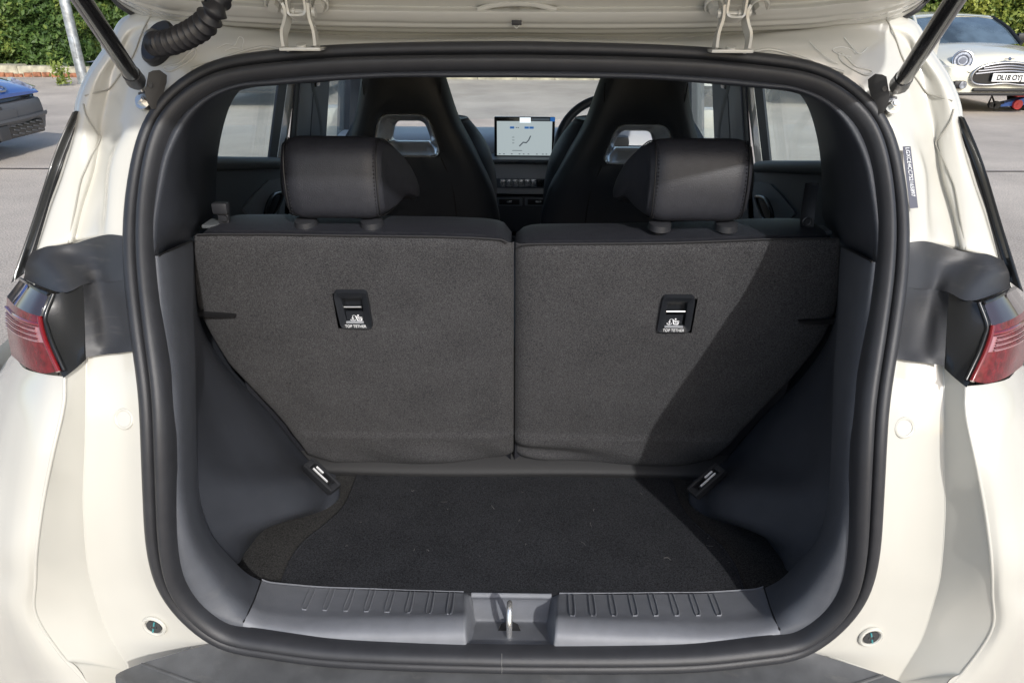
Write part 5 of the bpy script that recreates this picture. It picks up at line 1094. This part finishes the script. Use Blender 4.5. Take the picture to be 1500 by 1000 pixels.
a, b_ = mp(1404, 134.5, .0), mp(1404, 138, .0); MB().box((cxm, MY+.06, (a[2]+b_[2])/2-.01), (1.55, .16, .05), bev=.02).build('front_lip', BLACKM, mr)
pc = mp(1478.5, 113.5, -.07); MB().box(pc, (.54, .014, .125), bev=.01).build('number_plate', PLATE, mr)
text('lettering', 'DL18 OYJ', .112, pc+np.array([.0, -.009, -.002]), (1, 0, 0), (0, 0, 1), INK, mr, .001, .86, bold=.0035)
bd = mp(1478, 86, .06); MB().disc(bd+np.array([0, -.02, 0]), (0, -.75, .65), .026, .01, 16).box(bd+np.array([-.05, -.015, 0]), (.055, .01, .014)).box(bd+np.array([.05, -.015, 0]), (.055, .01, .014)).build('bonnet_badge', CARCHR, mr)
tube('bonnet_shut', spl([mp(1384, 104, .20), mp(1412, 104.6, .035), mp(1421, 106, -.0)], 20), .006, mat('shut_line', (.12, .115, .10), .6), mr, 6)
# trolley jack
jx = UZ(1478, 158, 0); JR = mat('jack_red', (.55, .03, .03), .4, coat=.4); JB = mat('jack_blue', (.03, .13, .5), .4, coat=.4)
jk = empty('trolley_jack', (jx[0], jx[1], 0), 'blue and red trolley jack on the ground at the nose of the cream car', 'jack')
def jp_(px, py, Y=None): return UY(px, py, jx[1]-.55)
MB().prism([jp_(1466, 152), jp_(1484, 148), jp_(1502, 143), jp_(1512, 142), jp_(1512, 153), jp_(1466, 156)], np.array([0, .18, 0])).build('frame', JB, jk)
MB().prism([jp_(1488, 136), jp_(1505, 136), jp_(1507, 141), jp_(1490, 142)], np.array([0, .15, 0])).build('saddle_arm', JR, jk)
for px, r_, m_ in ((1458, .062, BLACKM), (1489, .075, JR), (1451, .05, BLACKM)): MB().disc(jp_(px, 156-r_*45), (0, -1, 0), r_, .05, 20).disc(jp_(px, 156-r_*45)+np.array([0, -.045, 0]), (0, -1, 0), r_*.35, .012, 12).build('castor', m_, jk)
MB().tube([jp_(1447, 154), jp_(1453, 140), jp_(1458, 154)], .018, 8).tube([jp_(1458, 152), jp_(1470, 150)], .022, 8).build('lever', BLACKM, jk)
# ---- blue car at the left, facing right
BX = -5.62; BP = mat('blue_car_paint', (.03, .085, .30), .2, coat=1); GCL = mat('grey_bumper', (.085, .087, .092), .5, bump=.1); GCL2 = mat('grey_bumper_dark', (.04, .041, .044), .5)
bc = empty('blue_car', (BX-2, 8.3, 0), 'blue car with grey lower bumper at the left edge, nose pointing right', 'car')
def bx(px, py, dx=0.): return UX(px, py, BX+dx)
pe = bx(73, 160); ps_ = bx(0, 178); YF, YC = pe[1], pe[1]-.93
def bsec(x, zl, zs, half, crown, inset=.0):
    r_ = []; 
    for a in np.linspace(0, 1, 7): r_.append((x, YC-half*(.97+.03*math.sin(math.pi*a)), zl+(zs-zl)*a))
    for a in np.linspace(0, 1, 13)[1:-1]: r_.append((x-.03*(1-(2*a-1)**2)*0, YC+half*(2*a-1), zs+crown*(1-(2*a-1)**2)**.8))
    for a in np.linspace(1, 0, 7): r_.append((x, YC+half*(.97+.03*math.sin(math.pi*a)), zl+(zs-zl)*a))
    return r_
zf = lambda px, py: bx(px, py)[2]
zhood = zf(30, 137); zlip = zf(40, 186)+.07
print('blue', YF, YC, zhood, zlip, ps_)
secs = [bsec(BX-.02, zhood-.02, zhood+.0, .84, .02), bsec(BX-.10, zhood-.02, zhood+.035, .89, .05), bsec(BX-.35, zhood-.05, zhood+.10, .91, .10), bsec(BX-.8, .45, zhood+.18, .92, .12), bsec(BX-1.2, .45, zhood+.24, .92, .08), bsec(BX-3.0, .4, 1.0, .92, 0), bsec(BX-4.0, .45, 1.0, .9, 0), bsec(BX-4.25, .6, .9, .8, 0)]
A = spl1(np.array(secs), 4); n, k = A.shape[:2]; mesh('body', A.reshape(-1, 3), gridfaces(n, k, False, True)+[tuple(range(k))[::-1], tuple((n-1)*k+i for i in range(k))], BP, bc, True, 40)
bm_ = [[np.array([BX+dx-.10*abs(v)**3, YC+v*hf, z]) for v in np.linspace(-1, 1, 21)] for dx, z, hf in ((-.06, zhood-.01, .88), (-.03, zhood-.07, .90), (.02, zhood-.10, .91), (.03, zhood-.30, .92), (.0, zhood-.42, .92), (.05, zlip+.06, .93), (.05, zlip+.01, .92), (-.12, zlip-.02, .88))]
bmp = patch('bumper', bm_, GCL, bc, 3, 1, sharp=35)
bt = [[np.array([BX-.10*abs(v)**3+.012+dx, YC+v*.88, z]) for v in np.linspace(-1, 1, 21)] for dx, z in ((-.04, zhood+.0), (-.028, zhood-.06))]; patch('light_bar', bt, GBLACK, bc, 1, 1, thick=(-.01, 0, 0))
MB().box((BX+.03, YC, zhood-.20), (.03, .56, .15), bev=.01).build('plate_holder', GCL, bmp); MB().box((BX+.02, YC, zhood-.11), (.04, .14, .045), bev=.012).build('sensor', GCL2, bmp)
gm_ = MB()
gk = MB().box((BX+.012, YC, zhood-.36), (.03, 1.44, .15), bev=.02).build('lower_grille', GBLACK, bmp)
for r_ in range(3):
    for c_ in range(14):
        y = YC-.74+c_*.114+(.04 if r_ % 2 else 0)
        if abs(y-YC) > .10 and y < YC+.72: MB().box((BX+.03, y, zhood-.31-r_*.045), (.02, .075, .013), [np.array([1, 0, 0.]), np.array([0, .97, -.22]), np.array([0, .22, .97])], .003).build('grille_fin', GCL, bmp)
MB().box((BX+.035, YC, zhood-.36), (.03, .17, .15), bev=.015).build('radar_cover', GCL2, bmp)
for s_ in (-1, 1):
    MB().prism([np.array([BX-.07, YC+s_*.80, zhood+.0]), np.array([BX-.10, YC+s_*.90, zhood-.005]), np.array([BX-.42, YC+s_*.925, zhood+.085]), np.array([BX-.30, YC+s_*.82, zhood+.10])], np.array([.02, 0, .05])).build('headlamp', LAMP, bc)
    for x in (-.85, -3.3): wh = MB().disc((BX+x, YC+s_*.72, .33), (0, s_, 0), .33, .2, 32).build('wheel', TYRE, bc); MB().ring((BX+x, YC+s_*.925, .33), (0, 1, 0), .21, .02, 28).build('rim', CARCHR, wh)
text('badge', 'BYD', .17, (BX-.055, YC+.13, zhood+.075), (0, 1, 0), (-.85, 0, .5), CARCHR, bc, .008, 1.35)
gs = [[np.array([BX+x, YC+v*hf, z]) for v, z in ((-1, .95), (-.95, zt), (0, zt+.02), (.95, zt), (1, .95))] for x, zt, hf in ((-1.2, zhood+.24, .80), (-1.9, 1.5, .70), (-3.2, 1.52, .68), (-4.1, 1.05, .74))]
patch('cabin_glass', gs, CGL, bc, 4, 3, sharp=40)
print('tris', sum(len(o.data.loop_triangles) if o.data.loop_triangles else sum(len(p.vertices)-2 for p in o.data.polygons) for o in bpy.data.objects if o.type == 'MESH'), len(bpy.data.objects))
